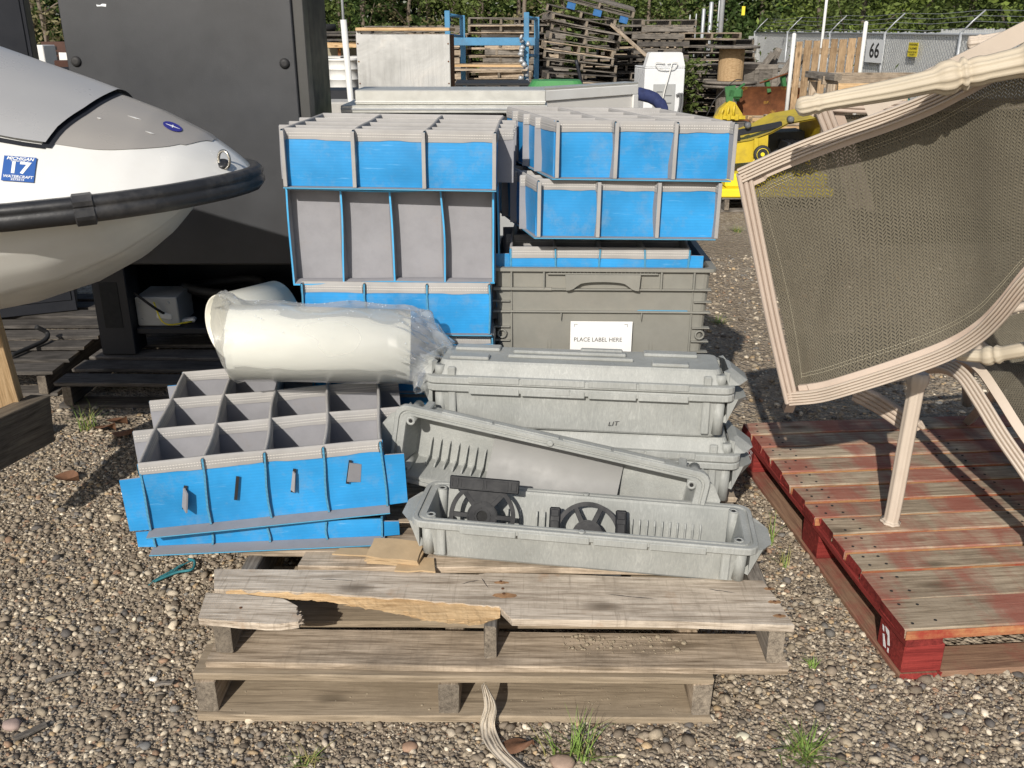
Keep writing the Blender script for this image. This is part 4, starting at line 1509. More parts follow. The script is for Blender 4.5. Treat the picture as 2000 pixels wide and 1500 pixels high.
# hull below the rail
HX = [-2.2, -1.75, -1.45, -1.25, -1.1, -1.0, -.94, -.90]
HB = [.48, .47, .44, .385, .31, .215, .12, .02]
KZ = [.64, .675, .735, .80, .878, .955, 1.02, 1.066]
def hull(x, q):
    bh = interp(x, HX, HB)
    kz = interp(x, HX, KZ)
    tz = railz(x) - .03
    a = abs(q)
    # profile: top edge inward, bulge, chine, soft v to the keel
    yy = interp(a, [0, .15, .35, .5, .62, .8, 1], [0, .20, .50, .66, .83, .95, 1.0])
    zz = interp(a, [0, .15, .35, .5, .62, .8, 1], [0, .07, .20, .26, .48, .72, 1.0])
    # concave scoop between the two strakes
    zz += .03 * math.exp(-((a - .42) / .06) ** 2)
    return Vector((x, JY + (1 if q > 0 else -1) * yy * bh, kz + (tz - kz) * zz))
b = MB()
b.grid(lambda u, v: hull(xcos(u, -2.2, -.90), lerp(-1, 1, v)), 46, 60)
W(b, "hull", M['gel_low'], ski, fix=False, label="soiled cream lower hull")
b = MB()
b.grid(lambda u, v: Vector((xcos(u, -2.2, -.751), JY + lerp(-1, 1, v) * beam(xcos(u, -2.2, -.751)) * .97, railz(xcos(u, -2.2, -.751)) - .034)), 40, 4)
W(b, "rail_underside", M['gel_low'], ski, fix=False)
# rub rail
path = []
for u in np.linspace(0, 1, 40):
    x = xcos(u, -2.2, -.747)
    path.append(Vector((x, JY - beam(x), railz(x))))
for u in np.linspace(1, 0, 40)[1:]:
    x = xcos(u, -2.2, -.747)
    path.append(Vector((x, JY + beam(x), railz(x))))
prof = [(-.030, .012), (-.026, .024), (-.008, .032), (.010, .030), (.021, .018), (.019, .008), (.015, .004), (.020, -.001), (.022, -.014), (.018, -.022), (.004, -.036), (-.022, -.034), (-.030, -.02)]
b = MB(); b.tube(path, 1.0, prof=prof, smooth=True, caps=True)
rail = W(b, "rub_rail", M['rubrail'], ski)
b = MB()
i0 = min(range(40), key=lambda k: abs(path[k].x + 1.075))
c = path[i0]; tn = (path[i0 + 1] - path[i0 - 1]).normalized()
b.tube([c - tn * .025, c - tn * .022, c + tn * .022, c + tn * .025], [1.0, 1.18, 1.18, 1.0], prof=prof, smooth=False)
rc = b.build("rail_clamp", M['rubrail'], rail)
# tow eye, decals
b = MB()
pe = deck(-.812, -.55, .019)
b.tube([pe + Vector((.017 * math.cos(a), -.006 * math.cos(a), .024 * math.sin(a))) for a in np.linspace(0, 2 * math.pi, 20)[:-1]], .0042, 8, closed=True, up=Vector((0, 1, 0)))
ey = W(b, "tow_eye", M['steel_ring'], ski)
b = MB(); pp = deck(-.81, -.55, .001); b.lathe([(.019, 0), (.019, .005), (.010, .007)], 14, o=pp, axis=(0, -.5, .8))
b.build("eye_plate", M['rubrail'], ey)


def decal_frame(x, q, off):
    p = deck(x, q, off)
    ex = (deck(x + .01, q) - deck(x - .01, q)).normalized()
    n = (deck(x, q, .01) - deck(x, q)).normalized()
    eyv = n.cross(ex).normalized()
    m = Matrix((ex, eyv, n)).transposed().to_4x4()
    m.translation = p
    return m


best = min(((x, q) for x in np.linspace(-1.5, -1.1, 41) for q in np.linspace(-.97, -.5, 48)), key=lambda a: (lambda s: (s[0] - 35) ** 2 + (s[1] - 330) ** 2)((lambda p: (1000 + FPX * p.x / ((p.y) * math.cos(PITCH) + (CAM_H - p.z) * math.sin(PITCH)), 750 - FPX * (p.y * math.sin(PITCH) - (CAM_H - p.z) * math.cos(PITCH)) / (p.y * math.cos(PITCH) + (CAM_H - p.z) * math.sin(PITCH))))(deck(*a))))
F0 = decal_frame(best[0], best[1], .0035)
F0 = F0 @ Matrix.Rotation(R(-3), 4, 'Z')
b = MB(); b.box(-.037, .037, -.036, .036, -.0008, .0004, bev=.0004, T=F0)
dc = W(b, "registration_decal", M['decal'], ski, label="square blue registration sticker")
for txt, sz, y0, bo, sx, sh in (("MICHIGAN", .0125, .0285, .0003, 1.0, .25), ("17", .046, .001, .0012, 1.12, 0), ("WATERCRAFT", .0110, -.0235, .0002, .95, .2), ("2273515", .008, -.0315, .0002, 1.1, 0), ("EXPIRES MAR. 31", .005, .0215, .0001, 1.1, .2)):
    me = text_mesh(txt, sz, M['sign'], bo, sx, shear=sh)
    me.transform(F0 @ Matrix.Translation((0, y0, .0012)))
    link("writing", me, dc)
F1 = decal_frame(-.945, -.22, .0045)
b = MB(); b.prism([(.026 * math.cos(a), .024 * math.sin(a)) for a in np.linspace(0, 2 * math.pi, 25)[:-1]], -.0006, .0006, T=F1)
em = W(b, "emblem", M['emblem'], ski, label="oval blue emblem with white star")
b = MB()
star = []
for k in range(8):
    a = math.pi / 4 * k
    rr_ = (.019, .012)[0 if k % 4 == 0 else 1] if k % 2 == 0 else .0035
    star.append((rr_ * math.cos(a + .15), rr_ * .8 * math.sin(a + .15)))
b.prism(star, .0007, .0014, T=F1)
b.build("star", M['sign'], em)
b = MB()
for (x, q, l) in ((-1.03, -.30, .018), (-1.10, -.42, .006), (-.98, -.43, .012)):
    F = decal_frame(x, q, .0035); b.prism([(-l, 0), (0, .003), (l, .001), (.2 * l, -.003)], 0, .0006, T=F)
W(b, "paint_chip", M['gel'], ski)

# wooden stand under the ski
st = thing("wooden_stand", (-1.60, 2.9, 0), label="rough timber stand leg with cross block under the jet ski", cat="stand")
p0, p1 = U(12, 800, Y=2.78), U(-60, 560, Y=2.62)
T = Matrix.Translation(p0) @ (p1 - p0).to_track_quat('X', 'Y').to_matrix().to_4x4()
plank("post", (p1 - p0).length * 1.35, .09, .09, Vector(p0) + (p1 - p0) * .55 - Vector(st.location), st, [M['wood_new'], M['wood_new']], rot=(p1 - p0).to_track_quat('X', 'Z').to_euler())
q0, q1 = U(78, 815, Y=2.85), U(-120, 905, Y=2.35)
plank("cross_block", (q1 - q0).length, .075, .16, (q0 + q1) / 2 - Vector(st.location) - Vector((0, 0, .09)), st, [M['wood_end'], M['wood_end']], rot=(q1 - q0).to_track_quat('X', 'Z').to_euler())
b = MB(); b.box(-.05, .05, -.04, .04, 0, .10, bev=.004)
b.build("foot_block", M['concrete'], st, loc=U(28, 880, z=0) + Vector((0, .06, 0)) - Vector(st.location))
b = MB(); b.tube(smooth_path([U(-10, 872, z=.05), U(5, 868, z=.045), U(10, 884, z=.02)]), .012, 6)
b.build("strap_scrap", M['orange'], label="scrap of orange strap on the gravel under the timber stand", cat="strap")

# ================================================================== black cabinets and the pallets under them
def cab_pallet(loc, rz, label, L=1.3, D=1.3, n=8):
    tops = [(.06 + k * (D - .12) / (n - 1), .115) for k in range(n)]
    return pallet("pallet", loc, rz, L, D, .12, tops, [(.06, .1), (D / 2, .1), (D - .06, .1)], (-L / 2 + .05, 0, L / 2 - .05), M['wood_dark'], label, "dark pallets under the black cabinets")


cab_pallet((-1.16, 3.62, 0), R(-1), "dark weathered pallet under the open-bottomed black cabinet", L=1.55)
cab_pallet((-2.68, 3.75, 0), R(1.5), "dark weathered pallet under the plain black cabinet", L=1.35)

CX0, CX1, CY0, CY1 = -1.815, -.885, 4.0, 4.72
cb = thing("equipment_cabinet", (CX0, CY0, .122), label="tall charcoal steel cabinet with an open bottom full of cables", cat="cabinet")
cw, cd, chh = CX1 - CX0, CY1 - CY0, 2.0
b = MB(); b.box(0, cw, -.018, -.002, .425, chh, bev=.004)
b.build("front_panel", M['cab'], cb)
b = MB(); b.box(.002, cw - .002, 0, .10, .42, chh - .001); b.box(cw - .006, cw + .045, .0, .09, .0, chh - .002, bev=.003)
b.build("front_frame", M['cab_side'], cb)
b = MB(); b.box(cw - .02, cw - .002, .10, cd, .0, chh - .004, bev=.002)
b.build("side_panel", M['cab_dark'], cb)
b = MB(); b.box(.002, .02, .11, cd, .42, chh - .004, bev=.002); b.box(.0, .02, .3, cd, .0, .42)
b.build("side_panel", M['cab_dark'], cb)
b = MB(); b.box(.02, cw - .02, cd - .012, cd, .0, chh - .004)
b.build("rear_panel", M['cab_dark'], cb)
b = MB(); b.box(.003, cw, .0, cd, chh + .001, chh + .02)
b.build("top_panel", M['cab_dark'], cb)
for x in (-.06, cw - .06):
    b = MB(); b.box(x, x + .155, -.01, .13, 0, .418, bev=.004)
    lg = b.build("leg", M['cab_dark'], cb)
    b = MB(); b.box(x + .035, x + .115, -.013, -.011, .13, .34)
    b.build("leg_plate", M['hole'], lg)
b = MB(); b.box(.10, cw - .06, .02, cd - .02, .09, .118, bev=.003)
b.build("shelf", M['cab_dark'], cb)
b = MB(); b.box(.098, .29, .05, .25, .119, .255, bev=.004)
pu = b.build("power_unit", M['grey_plate'], cb, label="small grey metal box with screws")
b = MB()
for (x, z) in ((.12, .15), (.25, .15), (.25, .23), (.12, .23)):
    b.lathe([(.006, 0), (.004, .003)], 8, o=(x, .05, z), axis=(0, -1, 0))
b.build("screw", M['galv'], pu)
for k, (px0, py0, px1, py1, px2, py2, rr_, mt) in enumerate(((262, 572, 300, 600, 330, 618, .006, 'hole'), (300, 590, 322, 632, 375, 628, .004, 'sign_yellow'))):
    pts = smooth_path([U(px0, py0, Y=4.03), U(px1, py1, Y=4.0), U(px2, py2, Y=4.08)])
    b = MB(); b.tube(pts, rr_, 6)
    b.build("cable", M[mt], cb, loc=-Vector(cb.location))
b = MB(); b.box(-.035, .035, -.02, .02, 0, .03, bev=.006)
b.build("plug", M['white'], cb, loc=U(322, 622, Y=4.06) - Vector(cb.location), rot=(0, .2, .2))
b = MB(); b.box(-.05, .05, -.02, .02, 0, .02, bev=.006)
b.build("plug", M['white'], cb, loc=U(362, 630, Y=4.1) - Vector(cb.location), rot=(0, -.1, .1))
for k in range(3):
    c0 = U(440 + 20 * k, 560 + 8 * k, Y=4.3 + .05 * k)
    b = MB(); b.tube([c0 + Vector((.19 * math.cos(a), .12 * math.sin(a), .012 * math.sin(2 * a))) for a in np.linspace(0, 2 * math.pi, 28)[:-1]], .022, 8, closed=True)
    b.build("hose_coil", M['black'], cb, loc=-Vector(cb.location))
for (px, py) in ((149, 120), (556, 124)):
    p = U(px, py, Y=CY0 - .018)
    b = MB(); b.lathe([(.021, 0), (.021, .004), (.016, .010), (.009, .0125)], 18, axis=(0, -1, 0))
    b.build("rubber_knob", M['black'], cb, loc=p - Vector(cb.location))
b = MB(); b.prism([(-.02, .004), (-.005, .002), (.004, .007), (.02, .006), (.018, -.004), (0, -.002), (-.018, -.003)], 0, .0008, T=Matrix.Rotation(R(90), 4, 'X'))
b.build("paint_chip", M['sign'], cb, loc=U(198, 11, Y=CY0 - .0185) - Vector(cb.location))
b = MB(); b.box(-.006, .006, -.02, 0, 0, .05, bev=.002)
b.build("hinge_lug", M['galv'], cb, loc=U(283, 497, Y=CY0 - .018) - Vector(cb.location))

# second cabinet, at an angle
c0 = U(152, 606, z=.125)
cc = thing("equipment_cabinet", c0, (0, 0, R(24)), label="plain matte black cabinet standing behind the jet ski", cat="cabinet")
b = MB(); b.box(-.80, 0, 0, .75, 0, 2.0, bev=.004)
b.build("body", M['cab_dark'], cc)
b = MB(); b.box(-.78, -.02, -.006, -.001, .06, 1.98, bev=.002)
b.build("door", M['cab_dark'], cc)
b = MB(); b.tube(smooth_path([U(20, 695, z=.135), U(60, 678, z=.135), U(88, 664, z=.14), U(92, 650, z=.16), U(70, 638, z=.2)]), .011, 8)
b.build("cable", M['black'], label="thick black cable lying on the dark pallet boards", cat="cable")

# ================================================================== patio chairs
def flute_prof(hw, hh, n=5):
    """flat rail whose front has rounded beads"""
    pts = []
    for k in range(n):
        y0 = -hh + 2 * hh * k / n
        for j in range(5):
            a = -math.pi / 2 + math.pi * j / 5
            pts.append((hw * .45 + hw * .55 * math.cos(a), y0 + hh / n + hh / n * .97 * math.sin(a)))
    pts += [(hw * .3, hh), (-hw, hh * .8), (-hw, -hh * .8), (hw * .3, -hh)]
    return pts


def uv_sheet(name, fn, nu, nv, mat, parent, lu, lv):
    b = MB(); b.grid(fn, nu, nv)
    me = b.mesh(name, [mat], fix=False)
    uvl = me.uv_layers.new(name="weave")
    for lp in me.loops:
        i, j = divmod(lp.vertex_index, nv + 1)
        uvl.data[lp.index].uv = (i / nu * lu, j / nv * lv)
    return link(name, me, parent, -Vector(parent.location) if parent else None)


UPV = Vector((0, 0, 1))
# --- chair on its side: back panel faces the front
ch1 = thing("patio_chair", (1.35, 2.2, .163), label="cream sling patio chair tipped on its side, woven back facing out", cat="chair", group="cream patio chairs heaped on the red pallet")
topp = smooth_path([U(1446, 343, Y=2.25), U(1530, 305, Y=2.22), U(1640, 262, Y=2.19), U(1745, 225, Y=2.15), U(1830, 190, Y=2.10), U(1905, 150, Y=2.04), U(1975, 115, Y=1.98), U(2080, 85, Y=1.92), U(2230, 70, Y=1.86)], 6)
botp = smooth_path([U(1542, 778, Y=2.26), U(1600, 772, Y=2.22), U(1660, 756, Y=2.18), U(1760, 724, Y=2.14), U(1850, 690, Y=2.10), U(1910, 655, Y=2.05), U(1955, 612, Y=2.0), U(2010, 545, Y=1.95), U(2120, 430, Y=1.88)], 6)
b = MB(); b.tube(topp, 1.0, prof=[(x, y) for x, y in flute_prof(.014, .0185)], up=Vector((0, 0, 1)), smooth=False)
W(b, "side_rail", M['frame'], ch1)
b = MB(); b.tube(botp, 1.0, prof=[(x, y) for x, y in flute_prof(.014, .0185)], up=Vector((0, 0, 1)), smooth=False)
W(b, "side_rail", M['frame'], ch1)
endp = [U(1452, 338, Y=2.25), U(1480, 480, Y=2.255), U(1512, 640, Y=2.26), U(1545, 783, Y=2.26)]
b = MB(); b.tube(smooth_path(endp), 1.0, prof=[(x, y) for x, y in flute_prof(.014, .0185, 3)], up=Vector((1, 0, 0)), smooth=False)
W(b, "top_rail", M['frame_pink'], ch1)
# sling channel strips
def inset(path, dpx):
    return [p + dpx for p in path]
st_t = [p + Vector((.012 if k < 4 else 0, .008, -.027)) for k, p in enumerate(topp)]
st_b = [p + Vector((.012 if k < 4 else 0, .008, .025)) for k, p in enumerate(botp)]
for pth in (st_t, st_b):
    b = MB(); b.tube(pth[1:], 1.0, prof=[(-.006, -.008), (.006, -.008), (.006, .008), (-.006, .008)], smooth=False)
    W(b, "sling_channel", M['frame_pink'], ch1)
nT = len(st_t)
def sl1(u, v):
    k = u * (min(len(st_t), len(st_b)) - 1)
    i = min(int(k), min(len(st_t), len(st_b)) - 2)
    f = k - i
    a = st_t[i].lerp(st_t[i + 1], f); c = st_b[i].lerp(st_b[i + 1], f)
    p = a.lerp(c, v)
    bow = 4 * v * (1 - v)
    p.y += .030 * bow * min(1, u * 6) + .012
    p.x += .018 * bow * (1 - u)
    p += Vector((0, 1, 0)) * .004 * mnoise.noise(Vector((u * 6, v * 5, 1)))
    return p
uv_sheet("sling", sl1, 44, 24, M['sling'], ch1, 1.05, .55)
# sewn seam lines
for v0 in (.052, .066, .935, .95):
    b = MB()
    n = 150
    for k in range(n):
        u0 = .04 + .9 * k / n
        a, c = sl1(u0, v0), sl1(u0 + .0038, v0)
        a.y -= .003; c.y -= .003
        b.tube([a, c], .0007, 3, caps=False)
    W(b, "seam", M['thread'], ch1, fix=False)
b = MB()
for k in range(110):
    v0 = .04 + .92 * k / 110
    a, c = sl1(.04, v0), sl1(.04, v0 + .005)
    a.y -= .003; c.y -= .003
    b.tube([a, c], .0007, 3, caps=False)
W(b, "seam", M['thread'], ch1, fix=False)


def turned(path, base, marks, n=20, flutes=10, depth=.10):
    """tapering fluted leg: base radius list start->end; marks: (t, width, gain)"""
    pts = smooth_path(path, 14)
    N = len(pts)
    rad = []
    for i in range(N):
        t = i / (N - 1)
        r_ = lerp(base[0], base[1], t)
        for (mt, w_, g_) in marks:
            r_ *= 1 + g_ * math.exp(-((t - mt) / w_) ** 4)
        if t < .025:
            r_ *= max(.15, math.sqrt(max(0, 1 - (1 - t / .025) ** 2)))
        rad.append(r_)
    b = MB()
    prof = []
    m_ = flutes * 4
    for k in range(m_):
        a = 2 * math.pi * k / m_
        rr_ = 1 + depth * math.cos(flutes * a)
        prof.append((rr_ * math.cos(a), rr_ * math.sin(a)))
    b.tube(pts, rad, prof=prof, smooth=True)
    return b


b = turned([U(1553, 211, Y=2.0), U(1640, 194, Y=1.99), U(1740, 176, Y=1.98), U(1850, 152, Y=1.97), U(1930, 135, Y=1.95), U(2010, 118, Y=1.93), U(2100, 100, Y=1.9)], (.0150, .031),
           [(.03, .035, .22), (.085, .010, .26), (.50, .035, .42), (.565, .012, .34), (.62, .03, .10), (.86, .05, .30)])
W(b, "leg", M['frame_yellow'], ch1, label="fluted turned leg with bulbous collars")

# far end of the rails: front bar and legs down to the boards
b = MB(); b.tube([topp[-1], topp[-1].lerp(botp[-1], .5) + Vector((.06, 0, 0)), botp[-1]], 1.0, prof=[(x, y) for x, y in flute_prof(.014, .0185, 3)], up=Vector((1, 0, 0)), smooth=False)
W(b, "front_rail", M['frame_pink'], ch1)
for top_, ft in ((botp[-1], Vector((1.72, 2.02, .152))),):
    b = turned([ft, ft.lerp(top_, .5), top_], (.019, .022), [(.045, .05, .42), (.12, .014, .30)], flutes=8, depth=.07)
    W(b, "leg", M['frame'], ch1)

# --- chair standing behind, seat strip visible
ch3 = thing("patio_chair", (1.6, 2.75, .163), label="cream patio chair behind the tipped one, only a strip of woven seat showing", cat="chair", group="cream patio chairs heaped on the red pallet")
p_l = [U(1606, 212, Y=2.62), U(1650, 330, Y=2.64), U(1690, 470, Y=2.66)]
b = MB(); b.tube(smooth_path(p_l), 1.0, prof=[(x, y) for x, y in flute_prof(.013, .022, 3)], up=Vector((1, 0, 0)), smooth=False)
W(b, "side_rail", M['frame_pink'], ch3)
b = MB(); b.tube([p + Vector((.045, .02, 0)) for p in smooth_path(p_l)], 1.0, prof=[(-.006, -.012), (.006, -.012), (.006, .012), (-.006, .012)], smooth=False, up=Vector((1, 0, 0)))
W(b, "sling_channel", M['frame_pink'], ch3)
p_t = [U(1612, 206, Y=2.63), U(1700, 210, Y=2.63), U(1830, 207, Y=2.62), U(2050, 200, Y=2.6)]
b = MB(); b.tube(smooth_path(p_t), 1.0, prof=[(x, y) for x, y in flute_prof(.012, .016, 3)], smooth=False)
W(b, "top_rail", M['frame_pink'], ch3)
a0, a1, d0 = p_l[0] + Vector((.05, .03, -.02)), p_t[-1] + Vector((0, .03, -.02)), p_l[-1] - p_l[0]
uv_sheet("sling", lambda u, v: a0.lerp(a1, u) + d0 * v + Vector((0, .02 * math.sin(3 * v), 0)), 20, 16, M['sling'], ch3, .85, .36)
b = MB(); sq = [U(1690, 212, Y=2.5), U(1780, 168, Y=2.46), U(1880, 122, Y=2.4), U(2020, 52, Y=2.33), U(2150, 0, Y=2.28)]
b.tube(smooth_path(sq), 1.0, prof=[(-.014, -.022), (.014, -.022), (.014, .022), (-.014, .022)], smooth=False)
W(b, "arm_bar", M['frame'], ch3)
b = turned([U(1888, 86, Y=2.52), U(1950, 78, Y=2.5), U(2040, 62, Y=2.48), U(2140, 45, Y=2.46)], (.0155, .022), [(.02, .06, .12), (.14, .02, .18)])
W(b, "leg", M['frame'], ch3)
b = MB()
b.tube(smooth_path([U(1640, 470, Y=2.66), U(1600, 640, Y=2.75), U(1538, 800, Y=2.9)]), 1.0, prof=[(-.014, -.016), (.014, -.016), (.014, .016), (-.014, .016)], smooth=False, up=Vector((1, 0, 0)))
W(b, "rear_leg", M['frame_pink'], ch3)
b = MB(); b.lathe([(.016, 0), (.022, .006), (.022, .016), (.014, .024)], 12, o=U(1537, 799, z=.146) + Vector((0, 0, -.002)))
W(b, "foot_cap", M['black'], ch3)

# --- chair upright-ish below, its curved rail and leg
ch2 = thing("patio_chair", (1.45, 2.5, .146), label="cream patio chair underneath with a curved rail and fluted leg on red boards", cat="chair", group="cream patio chairs heaped on the red pallet")
foot = U(1738, 1022, z=.148)
legp = [foot, foot + Vector((.004, .0, .05)), lerp(foot, U(1795, 735, Y=foot.y + .03), .55), U(1795, 728, Y=foot.y + .03)]
b = turned([Vector(p) for p in legp], (.0205, .0225), [(.045, .05, .42), (.12, .014, .30), (.155, .010, .22), (.97, .03, .35)], flutes=8, depth=.07)
W(b, "leg", M['frame'], ch2)
cr = [U(1800, 718, Y=2.58), U(1845, 716, Y=2.48), U(1880, 735, Y=2.40), U(1915, 785, Y=2.32), U(1955, 850, Y=2.24), U(2000, 915, Y=2.17), U(2080, 1030, Y=2.05)]
b = MB(); b.tube(smooth_path(cr), 1.0, prof=[(x, y) for x, y in flute_prof(.014, .020, 4)], up=Vector((.6, -.3, .6)), smooth=False)
W(b, "side_rail", M['frame'], ch2)
b = MB(); b.tube([p + Vector((.055, .02, .012)) for p in smooth_path(cr)], 1.0, prof=[(-.007, -.012), (.007, -.012), (.007, .012), (-.007, .012)], up=Vector((.6, -.3, .6)), smooth=False)
W(b, "sling_channel", M['frame'], ch2)
crs = smooth_path(cr)
uv_sheet("sling", lambda u, v: crs[min(len(crs) - 1, int(u * (len(crs) - 1)))] + Vector((.06 + .50 * v, .02 + .16 * v, .010 - .03 * math.sin(math.pi * v))), len(crs) - 1, 14, M['sling'], ch2, .8, .5)
b = MB(); b.tube(smooth_path([U(1672, 765, Y=2.68), U(1720, 790, Y=2.60), U(1778, 830, Y=2.52), U(1786, 836, Y=2.51)]), 1.0, prof=[(x, y) for x, y in flute_prof(.014, .030, 4)], smooth=False)
W(b, "cross_rail", M['frame'], ch2)
b = MB(); b.tube(smooth_path([U(1640, 735, Y=2.72), U(1690, 745, Y=2.70), U(1780, 728, Y=2.60)]), 1.0, prof=[(-.012, -.016), (.012, -.016), (.012, .016), (-.012, .016)], smooth=False)
W(b, "stretcher", M['frame'], ch2)
b = turned([U(1865, 692, Y=2.42), U(1925, 695, Y=2.38), U(1990, 685, Y=2.33), U(2090, 668, Y=2.28)], (.016, .022), [(.36, .06, .45), (.47, .03, .35)], depth=.03)
W(b, "arm", M['frame_yellow'], ch2)
# far legs reaching the boards
for (px, py, q) in ((1890, 786, U(1890, 700, Y=2.6)), (2090, 860, U(2110, 700, Y=2.3))):
    f_ = U(px, py, z=.148)
    b = turned([f_, f_.lerp(q, .4), q], (.019, .019), [(.05, .06, .25)], flutes=8, depth=.05)
    W(b, "leg", M['frame'], ch2)
# far side rail of the lower chair and its leg
far_rail = [p + Vector((.57, .18, .0)) for p in crs]
b = MB(); b.tube(far_rail, 1.0, prof=[(x, y) for x, y in flute_prof(.014, .020, 4)], up=Vector((.6, -.3, .6)), smooth=False)
W(b, "side_rail", M['frame'], ch2)
for e in (crs[-1], far_rail[-1], far_rail[4]):
    b = turned([Vector((e.x, e.y, .150)), Vector((e.x, e.y, .19)), e], (.019, .021), [(.1, .06, .3)], flutes=8, depth=.05)
    W(b, "leg", M['frame'], ch2)
b = MB(); b.tube([crs[-1], crs[-1].lerp(far_rail[-1], .5), far_rail[-1]], 1.0, prof=[(-.012, -.014), (.012, -.014), (.012, .014), (-.012, .014)], smooth=False)
W(b, "front_rail", M['frame'], ch2)
# sling of another chair low behind
ch4 = thing("patio_chair", (1.75, 2.95, .146), label="rearmost patio chair with dark woven sling in the shade of the heap", cat="chair", group="cream patio chairs heaped on the red pallet")
s0, s1, s2 = U(1880, 640, Y=2.62), U(2200, 560, Y=2.5), U(1990, 730, Y=2.52)
uv_sheet("sling", lambda u, v: s0.lerp(s1, u) + (s2 - s0) * v + Vector((0, .02 * math.sin(math.pi * v), 0)), 16, 14, M['sling'], ch4, .7, .4)
b = MB(); b.tube([s0 + Vector((0, .02, 0)), s0.lerp(s2, .5) + Vector((-.01, .03, 0)), s2 + Vector((0, .02, 0)), U(1900, 880, z=.15) + Vector((.1, .25, 0))], 1.0, prof=[(-.013, -.016), (.013, -.016), (.013, .016), (-.013, .016)], smooth=False)
W(b, "side_rail", M['frame'], ch4)
b = MB(); b.tube([s1, s1 + Vector((0, .05, -.35)), Vector((s1.x, s1.y + .1, .15))], .014, 8)
W(b, "leg", M['frame'], ch4)
b = MB(); b.tube([s0 + Vector((0, .02, .01)), s0.lerp(s1, .5) + Vector((0, .02, .01)), s1 + Vector((0, .01, .01))], .013, 8)
W(b, "top_rail", M['frame'], ch4)
b = MB(); b.tube([s2 + Vector((0, .02, -.01)), s2 + (s1 - s0) * .5 + Vector((0, .02, -.01)), s2 + (s1 - s0) + Vector((0, .02, -.01)), s1 + Vector((0, .01, 0))], .013, 8)
W(b, "seat_rail", M['frame'], ch4)

# ================================================================== litter and weeds
def tuft(loc, n, h, spread, label, dry=.3, seed=1):
    rn = random.Random(seed)
    r = thing("grass_tuft", loc, label=label, cat="grass", group="grass tufts in the gravel")
    for mt, cnt in (('grass', int(n * (1 - dry))), ('grass_dry', int(n * dry))):
        b = MB()
        for k in range(cnt):
            a = rn.uniform(0, 6.28); L = h * rn.uniform(.45, 1.1); le = rn.uniform(.2, 1.0) * spread
            w_ = rn.uniform(.0012, .0026)
            sx, sy = rn.gauss(0, spread * .16), rn.gauss(0, spread * .16)
            d_ = Vector((math.cos(a), math.sin(a), 0)); pr = Vector((-math.sin(a), math.cos(a), 0))
            vs = []
            for j in range(5):
                t = j / 4
                c = Vector((sx, sy, 0)) + d_ * le * t ** 1.6 + Vector((0, 0, L * (t - .28 * t * t * (le / spread))))
                vs += [c - pr * w_ * (1 - t * .93), c + pr * w_ * (1 - t * .93)]
            b.add(vs, [(2 * j, 2 * j + 1, 2 * j + 3, 2 * j + 2) for j in range(4)])
        if cnt:
            b.build("blades" if mt == 'grass' else "dry_blades", M[mt], r, fix=False)
    return r


tuft(U(1130, 1478, z=0), 46, .105, .10, "green grass tuft against the dusty pallet board", .2, 1)
tuft(U(1085, 1472, z=0), 16, .07, .07, "small thin grass tuft beside the brown dead leaf", .4, 2)
tuft(U(1572, 1472, z=0), 90, .045, .10, "low dark green weed patch in gravel before the red pallet", .15, 3)
tuft(U(1527, 1105, z=0), 16, .09, .05, "yellowish grass sprig between the two near pallets", .5, 4)
tuft(U(1505, 1060, z=0), 12, .12, .05, "taller thin grass sprig beside the open grey case", .4, 5)
tuft(U(172, 838, z=0), 40, .13, .12, "grass tuft in the shade below the jet ski", .35, 6)
tuft(U(600, 1490, z=0), 40, .03, .07, "pale moss tuft on gravel left of the rag strip", .6, 7)
tuft(U(1585, 1305, z=0), 18, .03, .04, "tiny green sprout by the wide pallet's right corner", .0, 8)
tuft(U(1400, 632, z=0), 50, .05, .12, "grass patch on open gravel behind the chairs", .4, 9)
tuft(U(1440, 452, z=0), 50, .06, .14, "distant grass patch on bare ground near the mower pallet", .3, 10)
tuft(U(1150, 1080 + 130, z=.0), 12, .05, .04, "sprig growing under the split pallet board", .1, 11)

# rag strip hanging at the pallet front
b = MB()
rag = smooth_path([U(945, 1338, Y=1.725), U(958, 1380, Y=1.705), U(952, 1420, z=.012), U(968, 1460, z=.008), U(1010, 1500, z=.006), U(1040, 1530, z=.006)], 8)
nr_ = len(rag)
def ragf(u, v):
    k = min(nr_ - 1, int(u * (nr_ - 1)))
    wv = interp(u, [0, .15, .5, .8, 1], [.012, .026, .040, .045, .05])
    x = (v - .5) * wv
    fold = .010 * math.sin(v * 15 + u * 5) + .006 * mnoise.noise(Vector((u * 8, v * 6, 0)))
    return rag[k] + Vector((x, -abs(fold) - .004 * math.sin(9 * v), abs(fold) * .8 + .003))
b.grid(ragf, nr_ - 1, 22)
b.build("rag_strip", M['rag'], fix=False, label="twisted dirty plastic strip hanging from the lower pallet", cat="plastic strip")
